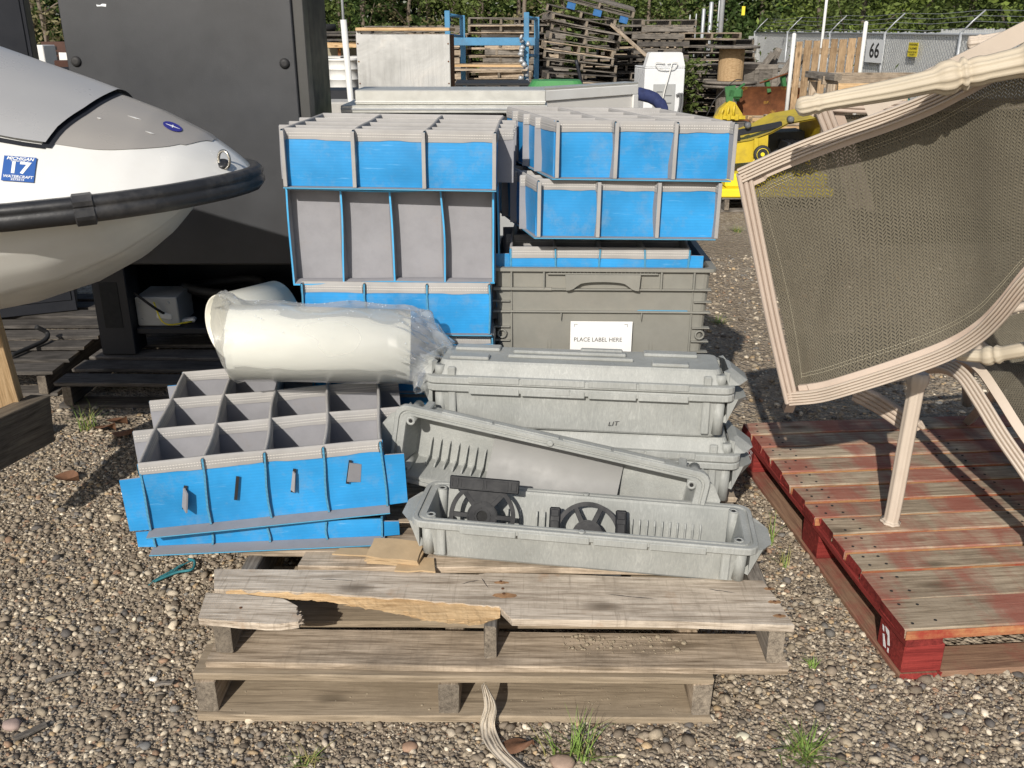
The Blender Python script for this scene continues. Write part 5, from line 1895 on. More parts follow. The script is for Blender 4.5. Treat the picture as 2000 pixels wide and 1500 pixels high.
# dead leaf
b = MB()
lp = U(1005, 1458, z=.012)
b.grid(lambda u, v: lp + Vector(((u - .5) * .075 + .01 * v, (v - .5) * .055 * math.sin(math.pi * (u * .8 + .15)), .012 * math.sin(5 * v) * u + .010 * u)), 8, 8)
b.build("dead_leaf", M['leaf_brown'], fix=False, label="curled brown dead leaf beside the dirty plastic strip", cat="leaf")
for k, (px, py, s, ml) in enumerate(((1100, 1495, .032, "pinkish flat stone by the grass tuft under the pallet"), (800, 1462, .021, "rust-brown flat stone below the lower pallet"), (1450, 1440, .016, "pale cream pebble on dark gravel"), (282, 1460, .017, "large round grey pebble in the left gravel"), (100, 1210, .015, "large pale buff pebble in the left gravel"), (300, 1328, .012, "white angular stone chip beside the pallet corner"), (25, 1420, .026, "flat pinkish stone slab half buried in gravel"))):
    rn = random.Random(k + 60)
    b = MB()
    p = U(px, py, z=0)
    n = 9
    ring = [(rn.uniform(.75, 1.1) * s * math.cos(2 * math.pi * j / n), rn.uniform(.6, .9) * s * math.sin(2 * math.pi * j / n)) for j in range(n)]
    b.rings([[Vector((x * sc_, y * sc_, z)) for x, y in ring] for sc_, z in ((.8, -.004), (1, s * .2), (.9, s * .42), (.55, s * .55), (.12, s * .58))], smooth=True)
    c_ = [(.36, .26, .20), (.34, .22, .15), (.62, .58, .44), (.19, .185, .175), (.5, .42, .28), (.75, .72, .66), (.33, .25, .22)][k]
    b.build("stone", plain("stone_tone", c_, .8, .15, 60, bump=.3), loc=p, label=ml, cat="stone")
b = MB()
for k in range(9):
    a, c = U(290 + 8 * k, 1140 - 4 * k + random.uniform(-6, 6), z=.010), U(330 + 6 * k, 1120 - 3 * k + random.uniform(-4, 4), z=.014)
    b.tube(smooth_path([a, a.lerp(c, .5) + Vector((0, 0, .004)), c]), random.uniform(.0012, .0026), 5)
b.tube(smooth_path([U(300, 1136, z=.01), U(345, 1118, z=.016), U(375, 1112, z=.018), U(380, 1096, z=.018), U(368, 1092, z=.014)]), .0042, 6)
b.build("net_scrap", M['teal'], label="teal netting scrap lying on the gravel left of the pallet", cat="netting")
rn = random.Random(77)
for k, (px, py) in enumerate(((240, 850), (205, 838), (228, 825), (130, 935))):
    b = MB()
    p = U(px, py, z=.01)
    b.grid(lambda u, v: p + Vector(((u - .5) * .09, (v - .5) * .07 * math.sin(math.pi * u), .02 * math.sin(4 * v + k) * u + .01)), 6, 6)
    b.build("dead_leaf", M['leaf_brown'], fix=False, label="curled dead leaves on the gravel by the shaded grass tuft", cat="leaf", group="dead leaves by the dark pallet")
for k, (px, py, l, a, ml) in enumerate(((115, 1325, .06, 35, "weathered wood stick lying on the left gravel"), (320, 1338, .045, 5, "short reddish wood sliver by the white stone chip"), (60, 1430, .07, 50, "brown splintered wood piece at the left gravel edge"))):
    tag(plank("wood_stick", l, .010 + .006 * (k == 2), .006, U(px, py, z=.012), None, M['wood_old'], rotz=R(a)), ml, "stick")

# ================================================================== middle distance
# steel counter
ct = thing("steel_counter", (-.35, 4.4, 0), label="long pale steel counter standing behind the tray stacks", cat="counter")
def cpt(px, py): return U(px, py, Y=4.4)
x0, x1 = cpt(667, 200).x, cpt(1070, 200).x
z2, z1, z0 = cpt(800, 176).z, cpt(800, 205).z, cpt(800, 220).z
b = MB(); b.box(cpt(693, 190).x, cpt(1066, 190).x, .0, .28, z1 + .002, z2, bev=.004)
ub = b.build("upstand", M['alu'], ct, loc=(.35, 0, 0))
b = MB(); b.box(cpt(693, 190).x, cpt(1066, 190).x, -.004, -.001, z1 + .012, z1 + .016)
b.build("groove_strip", M['white'], ub)
b = MB(); b.box(x0, x1, -.03, .5, z0, z1, bev=.003)
b.build("worktop", M['alu'], ct, loc=(.35, 0, 0))
b = MB(); b.box(x0, x1, -.036, -.031, z1 - .018, z1 - .012)
b.build("edge_strip", M['galv'], ct, loc=(.35, 0, 0))
for x in (x0 + .02, x1 - .05):
    b = MB(); b.box(x, x + .04, 0, .04, 0, z0 - .001, bev=.003)
    b.build("leg", M['alu'], ct, loc=(.35, 0, 0))
b = MB(); b.box(cpt(790, 225).x, x1 - .06, .05, .45, .1, z0 - .02)
b.build("drawer_body", M['grey_plate'], ct, loc=(.35, 0, 0))
b = MB(); b.box(x0 + .07, cpt(788, 225).x, .2, .45, .1, z0 - .02)
b.build("open_bay", M['brown'], ct, loc=(.35, 0, 0))

# sheet-steel oven box
sx0, sx1 = U(697, 110, Y=7).x, U(879, 110, Y=7).x
sz = U(800, 54, Y=7).z
ov = thing("steel_appliance", (sx0, 7, 0), label="old appliance with a dented bare steel side and rusty top lip", cat="appliance")
w_ = sx1 - sx0
b = MB(); b.box(.01, w_ - .01, .03, .7, .05, sz - .05)
b.build("body", M['rust'], ov)
b = MB(); b.box(0, w_, 0, .025, .05, U(800, 67, Y=7).z, bev=.002)
sp = b.build("side_sheet", M['steel'], ov)
b = MB()
for x in (.012, w_ - .012):
    for z in (.3, .7, 1.15, 1.3, 1.42):
        b.lathe([(.006, 0), (.004, .004)], 8, o=(x, 0, z), axis=(0, -1, 0))
b.build("rivets", M['rust'], sp)
b = MB(); b.box(.0, w_, .0, .72, sz - .022, sz, bev=.003)
b.build("top_lip", M['wood_new'], ov)
b = MB(); b.box(.0, .03, .03, .06, 1.2, sz - .023)
b.build("corner_post", M['alu'], ov)
b = MB(); b.lathe([(.022, 0), (.022, 1.58)], 12)
b.build("pipe", M['white'], loc=(U(690, 100, Y=6.9).x - .01, 6.95, 0), rot=(0, R(-2), 0), label="white plastic pipe leaning beside the steel appliance", cat="pipe")

# white padded panel
wl, wr = Vector((-.08, 5.15, 0)), U(1243, 200, Y=6.05)
wr.z = 0
ang = math.atan2(wr.y - wl.y, wr.x - wl.x)
Lp = (wr - wl).length
wp = thing("quilted_door", wl, (0, 0, ang), label="large white quilted panel door with a capped top edge", cat="door")
ptz = U(1243, 160, Y=6.05).z
b = MB(); b.box(0, Lp, 0, .09, .02, ptz - .075, bev=.004)
b.build("quilted_face", M['white_soft'], wp)
b = MB(); b.box(0, Lp, -.012, .10, ptz - .073, ptz - .014, bev=.004)
b.build("top_frame", M['white'], wp)
b = MB(); b.box(0, Lp, -.008, .096, ptz - .013, ptz - .007); b.box(0, Lp, -.010, .098, ptz - .0068, ptz, bev=.002)
b.build("cap_strip", M['alu'], wp)
b = MB(); b.box(Lp - .05, Lp, -.014, -.001, .02, ptz - .074, bev=.003)
b.build("edge_trim", M['white'], wp)

# navy sleeve over the panel end
slv = thing("jacket_sleeve", U(1262, 200, Y=6.4), label="stuffed navy blue jacket sleeve with pale cuff drooping before the washer", cat="jacket")
pts = smooth_path([U(1232, 182, Y=6.4), U(1256, 185, Y=6.38), U(1278, 193, Y=6.35), U(1293, 208, Y=6.33), U(1299, 222, Y=6.32)], 8)
n_ = len(pts)
b = MB()
fr = frames(pts)
def slf(u, v):
    k = min(n_ - 1, int(round(u * (n_ - 1))))
    a = 2 * math.pi * v
    r_ = interp(u, [0, .3, .7, 1], [.040, .042, .038, .026]) * (1 + .12 * mnoise.noise(Vector((u * 9, math.cos(a) * 2, math.sin(a) * 2))))
    t, uu, ww = fr[k]
    return pts[k] + (uu * math.cos(a) + ww * math.sin(a)) * r_
b.grid(slf, n_ - 1, 18)
W(b, "sleeve", M['navy'], slv, fix=False)
b = MB(); b.tube([pts[-1], pts[-1] + Vector((.012, 0, -.03)), pts[-1] + Vector((.016, 0, -.07))], [.024, .026, .018], 12)
W(b, "cuff", M['tan'], slv)

# washing machine
wm = thing("washing_machine", (2.52, 16.0, 0), (0, 0, R(8)), label="white top-loading washing machine seen from behind with a hanging cord", cat="washing machine")
b = MB(); b.box(-.34, .34, 0, .66, .03, .92, bev=.012)
b.build("cabinet", M['enamel'], wm)
b = MB(); b.box(-.343, .343, -.003, .665, .922, .955, bev=.015)
b.build("top_panel", M['enamel'], wm)
b = MB(); b.prism([(-.335, .957), (.335, .957), (.28, 1.16), (.25, 1.175), (-.25, 1.175), (-.28, 1.16)], -.16, -.002, T=Matrix.Rotation(R(90), 4, 'X'))
b.build("console", M['enamel'], wm)
b = MB(); b.box(-.19, .19, -.012, -.001, .15, .68, bev=.012)
bp = b.build("rear_plate", M['grey_plate'], wm)
for k in range(6):
    b = MB(); b.box(-.13 if k % 2 else .02, -.03 if k % 2 else .13, -.017, -.013, .25 + .06 * k, .265 + .06 * k)
    b.build("louvre", M['hose'], bp)
for s in (-1, 1):
    b = MB(); b.tube(smooth_path([(s * .02, -.03, 1.0), (s * .18, -.05, 1.02), (s * .14, -.05, .93), (0, -.04, .90)]), .008, 6)
    b.build("cord_loop", M['white'], wm)
b = MB(); b.tube(smooth_path([(.1, -.04, 1.02), (.06, -.05, .85), (.0, -.05, .6), (-.04, -.06, .4)]), .010, 6)
b.build("power_cord", M['white'], wm)
for dx in (0, .04):
    b = MB(); b.tube(smooth_path([(.20 + dx, -.04, .50), (.26 + dx, -.05, .52), (.27 + dx, -.05, .35), (.24 + dx, -.05, .15), (.30 + dx, -.05, -.0)]), .017, 8)
    b.build("hose", M['hose'], wm)
for x in (-.3, .3):
    for y in (.05, .6):
        b = MB(); b.lathe([(.025, 0), (.02, .031)], 10)
        b.build("foot", M['black'], wm, loc=(x, y, 0))

# cable spools
for k, (zb, mt, lb) in enumerate(((0.0, 'wood_old', "grey wooden cable spool supporting another spool"), (.64, 'wood_new', "orange-brown wooden cable spool on top of a greyer one"))):
    sp = thing("cable_spool", (3.82, 17.0, zb), label=lb, cat="cable spool", group="stacked cable spools")
    for z in (.03, .58):
        b = MB(); b.lathe([(.47, 0), (.47, .04)], 40)
        b.build("flange", M['wood_old'], sp, loc=(0, 0, z if z > .1 else 0.0))
    b = MB()
    n = 22
    for j in range(n):
        a = 2 * math.pi * j / n
        b.box(-.031, .031, -.012, .012, .041, .579, bev=.004, T=Matrix.Rotation(a, 4, 'Z') @ Matrix.Translation((0, -.205, 0)))
    b.build("drum_staves", M[mt], sp)

# rusty plough blade and yellow implement
pl = thing("plough_blade", (4.0, 15.0, .0), (0, 0, R(4)), label="rusted curved plough blade with green brackets", cat="plough blade")
def plb(u, v):
    a = lerp(-.9, .9, v)
    return Vector((lerp(-.50, .56, u) - .04 * math.sin(a), .28 * math.cos(a) - .3, .42 + .36 * math.sin(a) - .06 * (u > .9) * (v > .8)))
b = MB(); b.grid(plb, 16, 10); b.grid(lambda u, v: plb(u, v) + Vector((0, .02, 0)), 16, 10, flip=True)
b.build("mouldboard", M['rust'], pl, fix=False)
for x in (-.4, .1, .35):
    b = MB(); b.box(x, x + .06, -.1, .0, .60, .80, bev=.005, T=Matrix.Rotation(R(-15), 4, 'Y'))
    b.build("bracket", M['green'], pl)
b = MB(); b.tube([(-.2, -.1, .75), (.1, -.15, .86), (.32, -.1, .92)], .014, 6)
b.build("lever", M['rust'], pl)
b = MB(); b.box(-.5, .5, -.06, .15, .0, .12, bev=.01)
b.build("skid", M['wood_old'], pl)
im = thing("yellow_implement", (3.27, 14.5, .0), label="yellow and green farm implement on a dark timber", cat="implement")
b = MB()
b.prism([(-.22, .22), (.24, .24), (.20, .34), (.08, .50), (.0, .52), (-.14, .40)], -.10, .06, T=Matrix.Rotation(R(90), 4, 'X'))
for k in range(3):
    b.tube([(-.14 + .1 * k, -.10, .26), (-.10 + .08 * k, -.12, .42 + .03 * k)], .018, 6)
    b.box(-.16 + .12 * k, -.10 + .12 * k, -.14, -.07, .24, .33, bev=.01)
b.build("tine_guard", M['yellow'], im)
b = MB(); b.prism([(-.22, -.12), (.25, -.12), (.2, .05), (-.18, .05)], 0, .05, T=Matrix.Translation((0, 0, .26)))
b.build("deck_plate", M['yellow'], im)
b = MB(); b.box(-.04, .20, -.02, .12, .55, .70, bev=.03); b.prism([(-.04, .5), (.05, .5), (.08, .74), (-.08, .72)], -.03, .02, T=Matrix.Rotation(R(90), 4, 'X')); b.tube([(.0, 0, .6), (.22, .02, .76)], .02, 6)
b.build("gear_housing", M['green'], im)
b = MB(); b.box(-.3, .3, -.12, .1, 0, .22, bev=.01)
b.build("timber_base", M['wood_dark'], im)
b = MB(); b.tube(smooth_path([(-.32, 0, .3), (-.2, 0, .55), (.05, 0, .8), (.16, 0, .82)]), .008, 6)
b.build("control_cable", M['black'], im)

# lumber stack
lu = thing("lumber_stack", (4.15, 12.0, 0), (0, 0, R(1)), label="low stack of fresh yellow boards behind the mower deck", cat="lumber")
rn = random.Random(21)
for lev in range(9):
    for j in range(3):
        L = rn.uniform(1.9, 2.6)
        plank("board", L, .13, .042, (rn.uniform(-.05, .2) + L / 2 - 1.15, j * .15, .06 + lev * .048), lu, [M['wood_new'] if rn.random() < .75 else M['wood'], M['wood_new']], rotz=R(rn.uniform(-1.2, 1.2)), segs=2)
for x in (-.8, .6):
    plank("bearer", .5, .09, .058, (x, .15, 0), lu, M['wood_old'], rotz=R(90), segs=2)
plank("board", 1.1, .09, .03, (-.45, -.02, .50), lu, [M['wood'], M['wood_end']], rotz=R(3), segs=2)

# yellow mower decks on a small pallet
mp = pallet("pallet", (2.33, 8.2, 0), R(3), .95, .9, .13, [(.06 + .13 * k, .1) for k in range(7)], [(.06, .1), (.45, .1), (.84, .1)], (-.43, 0, .43), M['wood_old'], "small grey pallet under the yellow mower decks")
yl = thing("yellow_sheet_metal", (2.38, 8.25, .132), label="flat bright yellow sheet metal lying on the small pallet", cat="sheet metal")
b = MB(); b.box(-.55, .45, -.08, .75, 0, .075, bev=.01); b.box(-.50, .40, -.04, .70, .076, .20, bev=.02)
b.build("sheet", M['yellow_plain'], yl)
md = thing("mower_deck", (2.30, 8.3, .42), (0, R(-3), 0), label="upturned yellow mower deck with a small spoked wheel", cat="mower deck")
b = MB()
prf = [(-.60, .0), (-.58, .16), (-.20, .20), (-.02, .26), (.12, .33), (.36, .36), (.40, .30), (.40, .12)]
vs = []
for (x, z) in prf: vs += [(x, 0, z), (x, .62, z + .03)]
b.add(vs, [(2 * k, 2 * k + 1, 2 * k + 3, 2 * k + 2) for k in range(len(prf) - 1)])
vs2 = [(x, y, z - .012) for x, y, z in vs]
b.add(vs2, [(2 * k, 2 * k + 1, 2 * k + 3, 2 * k + 2)[::-1] for k in range(len(prf) - 1)])
b.build("shell", M['yellow'], md, fix=False)
b = MB(); b.prism([(-.60, .0), (-.58, .155), (-.20, .195), (-.05, .24), (-.05, .02)], 0, .012, T=Matrix.Rotation(R(90), 4, 'X'))
b.build("front_skirt", M['yellow'], md, loc=(0, .0, 0))
b = MB(); b.box(-.02, .36, .30, .60, .02, .22)
b.build("under_deck", M['cab_dark'], md)
for k in range(5):
    b = MB(); b.box(.10 + .05 * k, .13 + .05 * k, -.03, .25, 0.0, .18, bev=.004, T=Matrix.Rotation(R(6), 4, 'Y'))
    b.build("blade_strip", M['yellow' if k == 4 else 'cab_dark'], md)
for k, (xa, xb, z) in enumerate(((-.6, -.25, .24), (-.4, .12, .28))):
    b = MB(); b.box(xa, xb, .02, .07, z, z + .05, bev=.005, T=Matrix.Rotation(R(-8), 4, 'Y'))
    b.build("linkage_bar", M['cab_dark'], md)
    b = MB(); b.lathe([(.028, 0), (.028, .05), (.012, .06)], 14, axis=(0, -1, 0))
    b.build("pivot_bolt", M['hose'], md, loc=(xb + .02, .03, z + .06 + (.02 if k else .03)))
wc = Vector((-.11, -.06, .085))
b = MB(); b.lathe([(.052, -.018), (.072, -.022), (.076, -.010), (.076, .010), (.072, .022), (.052, .018)], 26, axis=(0, 1, 0))
wt = b.build("wheel", M['black'], md, loc=wc)
b = MB(); b.lathe([(.040, -.016), (.052, -.019), (.0525, .016), (.040, .014)], 24, axis=(0, 1, 0)); b.lathe([(.017, -.026), (.017, .02)], 14, axis=(0, 1, 0))
for k in range(6):
    b.box(.012, .046, -.016, .008, -.006, .006, T=Matrix.Rotation(R(60 * k + 10), 4, 'Y'))
b.build("spoked_rim", M['yellow_plain'], wt)
b = MB(); b.box(-.02, .02, -.05, -.03, .05, .22, bev=.004)
b.build("wheel_bracket", M['yellow'], md, loc=(-.16, 0, 0))
b = MB(); b.tube(smooth_path([(-.16, -.05, .06), (-.20, -.06, .0), (-.22, -.06, -.05), (-.34, -.06, -.11)]), .010, 6)
b.build("lift_rod", M['yellow'], md)

# upright slatted crate sides
uf = thing("slat_fence_panel", (U(1548, 130, Y=14.5).x, 14.5, 0), label="brown wooden slat panel standing upright between white posts", cat="fence panel")
pw = U(1683, 130, Y=14.5).x - U(1548, 130, Y=14.5).x
rn = random.Random(31)
for k in range(8):
    wS = pw / 8 * rn.uniform(.72, .92)
    zt = 1.36 + .05 * k / 8 + rn.uniform(-.01, .01)
    o = plank("slat", zt - .08, wS, .02, (pw * (k + .5) / 8, 0, .08 + (zt - .08) / 2), uf, [M['wood_tan'], M['wood_tan']], rot=(R(90), R(-90), R(0)), segs=2)
for z in (.25, .75, 1.22):
    plank("rail", pw, .09, .035, (pw / 2, .06, z), uf, [M['wood'], M['wood']], rot=(R(90), 0, 0), segs=2)
for (px, h_, t0) in ((1546, 1.46, "short white post at the left edge of the slat panel"), (1682, 1.62, "tall white post at the right edge of the slat panel"), (1601, 2.1, "thin white post rising behind the slat panel")):
    b = MB(); b.lathe([(.03 if px != 1601 else .022, 0), (.03 if px != 1601 else .022, h_), (.012, h_ + .015)], 10)
    b.build("white_post", M['white'], loc=(U(px, 120, Y=14.42 if px != 1601 else 15.2).x, 14.42 if px != 1601 else 15.2, 0), label=t0, cat="post")
# timber frame bench in front of the fence
tf = thing("timber_crate", (U(1602, 150, Y=11).x, 11.0, 0), label="open timber crate frame of pale planks before the chain-link fence", cat="crate")
for (xa, xb, y_, z_, hh, mt) in ((.02, 1.55, 0.0, .93, .09, 'wood'), (.12, 1.5, -.25, .86, .10, 'wood_new'), (0.0, 1.5, .45, .95, .09, 'wood')):
    plank("rail", xb - xa, hh, .035, ((xa + xb) / 2, y_, z_ + .05), tf, [M[mt], M['wood_end']], rot=(R(90), 0, 0), segs=2)
for (x_, y_) in ((.05, -.22), (.05, .42), (.42, .2), (1.45, -.22), (1.45, .42), (.9, -.15), (1.15, -.15)):
    plank("post", .95, .09, .06, (x_, y_, .475), tf, [M['wood'], M['wood_end']], rot=(R(90), R(-90), 0), segs=2)
plank("rail", .7, .09, .07, (.06, .1, .99), tf, [M['wood_old'], M['wood_end']], rot=(0, 0, R(100)), segs=2)
b = MB()
for (p, q) in (((.62, .1, .72), (1.5, .0, .55)), ((.8, .0, .62), (1.1, .2, .80)), ((.7, .1, .6), (1.4, .1, .75))):
    b.tube([Vector(p) + Vector((5.05, 10.6, 0)) - Vector((3.75, 0, 0)) + Vector((2.6, 0, 0)), Vector(q) + Vector((5.05, 10.6, 0)) - Vector((3.75, 0, 0)) + Vector((2.6, 0, 0))], .022, 8)
b.build("tube_frame", M['black'], label="black tubular metal frame inside the timber crate", cat="metal frame")
b = MB(); b.lathe([(.07, 0), (.11, .02), (.10, .5), (.05, .62)], 14)
b.build("teal_canister", plain("teal_plastic", (.06, .22, .20), .5, .1), loc=(U(1765, 175, Y=10.9).x, 10.9, .24), label="dull teal canister inside the timber crate frame", cat="canister")
plank_c = plank("canister_shelf", .3, .2, .2, (U(1765, 175, Y=10.9).x, 10.9, .03), None, M['wood_old'])
tag(plank_c, "low timber block under the teal canister", "block")

# blue pallet rack
rk = thing("pallet_rack", (-.86, 13.0, 0), label="blue steel pallet rack frame with one cross beam", cat="rack")
def rx(px, Y=13.0): return U(px, 90, Y=Y).x + .86
for (px, dy, h_) in ((875, 0, 1.75), (900, .55, 1.70), (1028, 0, 1.73), (1050, .55, 1.68)):
    b = MB(); b.box(-.035, .035, -.03, .03, 0, h_, bev=.006)
    b.build("upright", M['blue_steel'], rk, loc=(rx(px), dy, 0))
for (a, c_, z_) in ((875, 900, 1.70), (875, 900, 1.45), (1028, 1050, 1.67), (1028, 1050, 1.2), (1028, 1050, .6)):
    b = MB(); b.tube([(rx(a), .0, z_), (rx(c_), .55, z_ - .02)], .022, 6)
    b.build("brace", M['blue_steel'], rk)
for z_ in (1.37, .62):
    b = MB(); b.box(rx(880), rx(1045), -.06, -.032, z_ - .05, z_ + .05, bev=.006)
    b.build("beam", M['blue_steel'], rk)
plank("shelf_board", rx(1030) - rx(880), .5, .03, ((rx(880) + rx(1030)) / 2, .25, 1.05), rk, [M['wood_new'], M['wood_new']], segs=2)
plank("shelf_board", rx(1030) - rx(890), .3, .02, ((rx(890) + rx(1030)) / 2, -.1, 1.01), rk, [M['wood'], M['wood']], segs=2)
b = MB()
rn = random.Random(51)
for k in range(26):
    xx, zz = rn.gauss(0, .035), .35 + k * .042
    b.lathe([(.02, 0), (rn.uniform(.02, .05), .02), (.015, .06)], 7, o=(xx, rn.uniform(-.03, .03), zz), axis=(rn.uniform(-.5, .5), rn.uniform(-.5, .5), 1))
b.build("hanging_fittings", M['galv'], loc=(rx(1022) - .86, 12.85, 0), label="bundle of pale metal fittings hanging on the blue rack upright", cat="fittings")

# black plastic pallets, stacked
G_BP = "black plastic pallets stacked before the blue rack"
bpm = None
for lev in range(7):
    r = thing("plastic_pallet", (-.19 + random.uniform(-.03, .03), 10.9, lev * .138), (0, 0, R(random.uniform(-6, 6))), label="black slatted plastic pallet in the stack below the blue rack", cat="pallet", group=G_BP)
    b = MB(); b.box(-.43, .43, 0, .8, .098, .124, bev=.005); b.box(-.43, .43, 0, .8, .008, .03, bev=.005)
    b.build("deck", M['black'], r)
    for x in (-.39, -.13, .13, .36):
        b = MB(); b.box(x - .035, x + .035, .0, .8, .031, .097, bev=.004)
        b.build("runner", M['black'], r)
    b = MB()
    for k in range(3):
        b.box(-.42, .42, -.012, .004, .036 + k * .02, .046 + k * .02)
    b.build("side_slat", M['black'], r)
gt = thing("plastic_tub", (.42, 9.2, 0), label="upturned green plastic tub behind the white panel", cat="tub")
b = MB(); b.rings([rr2(.62, .5, .06, 0, 3), rr2(.56, .45, .08, .98, 3), rr2(.45, .35, .08, 1.07, 3)], smooth=False)
b.build("shell", M['green_tub'], gt)
b = MB(); b.rings([rr2(.66, .54, .06, .0, 3), rr2(.66, .54, .06, .05, 3)])
b.build("rim", M['green_tub'], gt)
b = MB(); b.tube(smooth_path([(0, 0, 0), (.1, 0, .4), (.12, 0, .9), (.05, 0, 1.22)]), .02, 6)
hb = b.build("push_mower", M['cab_dark'], loc=(.62, 10.2, 0), label="dark bent handle bar sticking up behind the green tub", cat="mower")

# ------------------------------------------------------------------ far pallets
def proto(mat, name="pallet"):
    r = pallet(name, (0, 0, -50), 0, 1.2, 1.0, .13, [(.05 + .15 * k, .1) for k in range(7)], [(.06, .1), (.5, .1), (.94, .1)], (-.58, 0, .58), mat, "x", tb=.019, sw=.045)
    return r


PR = [proto(M['wood_old']), proto(M['wood']), proto(M['wood_dark'])]
rn = random.Random(99)


def stack(cx, cy, n, label, group, rz=0.0, jx=.05, lean=0.0, z0=0.0, gap=.003, pick=(0, 0, 0, 1, 2), ja=4):
    for k in range(n):
        c = copy_tree(PR[rn.choice(pick)])
        c.location = (cx + rn.uniform(-jx, jx) + lean * k, cy + rn.uniform(-jx, jx), z0 + k * (.13 + gap))
        c.rotation_euler = (R(rn.uniform(-.5, .5)), R(rn.uniform(-.5, .5)), rz + R(rn.uniform(-ja, ja)))
        c["label"], c["group"] = ORD[k] + " pallet from the ground in the " + label, group


ORD = ["lowest", "second", "third", "fourth", "fifth", "sixth", "seventh", "eighth", "ninth", "tenth", "eleventh", "twelfth", "thirteenth"]


def sx_(px, Y): return U(px, 100, Y=Y).x


stack(sx_(975, 18), 18, 13, "stack right behind the blue rack", "pallets behind the blue rack", pick=(1, 1, 0))
stack(sx_(1045, 18.6), 18.6, 12, "stack between blue rack and tilting pile", "pallets between rack and leaning pile", rz=R(90))
stack(sx_(905, 18.2), 18.2, 12, "crosswise stack at the blue rack's far upright", "pallets left behind the blue rack", rz=R(90), pick=(1, 1, 0))
stack(sx_(830, 19.5), 19.5, 11, "stack beyond the steel appliance", "pallets beyond the steel appliance")
# leaning pile
for k in range(13):
    c = copy_tree(PR[rn.choice((0, 0, 1, 2))])
    sl = interp(k, [0, 4, 6, 12], [0, 1, 5, 12])
    c.location = (sx_(1135, 16.6) + rn.uniform(-.06, .06) + interp(k, [0, 5, 12], [-.05, -.02, .02]), 16.6 + rn.uniform(-.05, .05), k * .136 + (.05 if k > 5 else 0))
    c.rotation_euler = (R(rn.uniform(-1, 1)), R(sl), R(rn.uniform(-8, 8)))
    c["label"], c["group"] = ORD[k] + " pallet from the ground in the slumped tilting pile", "pallets of the tilted pile"
c = copy_tree(PR[0])
c.location = (sx_(1165, 16.6), 16.5, 1.83); c.rotation_euler = (R(5), R(14), R(-4))
c["label"], c["group"] = "topmost tilted grey pallet with blue painted blocks beneath", "pallets of the tilted pile"
for dx in (-.45, .0, .45):
    b = MB(); b.box(-.07, .07, -.06, .06, -.10, -.002, bev=.005)
    b.build("blue_block", M['blue_block'], c, loc=(dx, -.02, 0))
pkb = plank("loose_board", 1.2, .1, .02, U(1245, 95, Y=16.2), None, M['wood'], rot=(R(30), R(38), R(5)))
tag(pkb, "loose pale board sliding off the slumped pallet pile", "board")
stack(sx_(1270, 19), 19, 12, "stack behind the washing machine", "pallets behind the washing machine", jx=.1)
stack(sx_(1330, 19.5), 19.5, 12, "crosswise stack beside the washing machine", "pallets right of the washing machine", rz=R(90), jx=.1)
stack(sx_(1385, 20.5), 20.5, 11, "untidy stack beside the grey pole", "pallets beside the grey pole", jx=.1, ja=14)
stack(sx_(1365, 17.6), 17.6, 7, "low stack by the cable spools", "pallets by the cable spools", jx=.1, ja=10)
stack(sx_(1200, 20.2), 20.2, 13, "tall stack behind the tilting pile", "pallets behind the tilted pile")
stack(sx_(1490, 18.5), 18.5, 7, "heap behind the cable spools", "pallets behind the cable spools", jx=.15, ja=20)
stack(sx_(1010, 20), 20, 13, "row behind the rack's right upright", "pallets behind the rack upright", jx=.1)
stack(sx_(1100, 21), 21, 13, "row behind the tilting pile's base", "pallets behind the pile base", rz=R(90), jx=.1)
stack(sx_(1228, 17.6), 17.6, 9, "shorter stack touching the tilting pile", "pallets touching the tilting pile", jx=.08, ja=8, pick=(0, 2, 2))
stack(sx_(1300, 21.5), 21.5, 13, "farthest stack beyond the washing machine", "pallets beyond the washing machine", jx=.12, ja=10)
stack(sx_(1420, 22), 22, 10, "far stack between pole and spools", "pallets between pole and spools", jx=.12, ja=16)
stack(sx_(760, 21), 21, 12, "far row over the steel appliance's top", "pallets over the appliance", jx=.1)
for o in PR:
    for ch in list(o.children):
        bpy.data.objects.remove(ch)
    bpy.data.objects.remove(o)
# boards thrown against the fence
for k in range(7):
    p = Vector((4.5 + .16 * k, 18.2 + .1 * (k % 3), .0))
    o = plank("scrap_board", 1.25, .12, .025, p + Vector((0, 0, .60)), None, M['wood_old'], rot=(R(rn.uniform(60, 100)), R(-60 + rn.uniform(-14, 14)), R(rn.uniform(-30, 30))), segs=2)
    tag(o, "grey scrap board leaning in the heap behind the spools", "board", "scrap boards behind the spools")
gd = thing("crate_door", (sx_(1482, 17.2), 17.2, 0), (0, 0, R(-6)), label="grey panelled wooden door leaning behind the cable spools", cat="door")
for (xa, xb, za, zb_) in ((-.36, .36, .0, .09), (-.36, .36, .86, .95), (-.36, -.27, .091, .859), (.27, .36, .091, .859), (-.04, .04, .091, .859)):
    b = MB(); b.box(xa, xb, -.02, .02, za, zb_, bev=.004)
    b.build("stile", M['wood_old'], gd)
b = MB(); b.box(-.27, .27, .0, .012, .09, .86)
b.build("infill", M['wood_old'], gd)

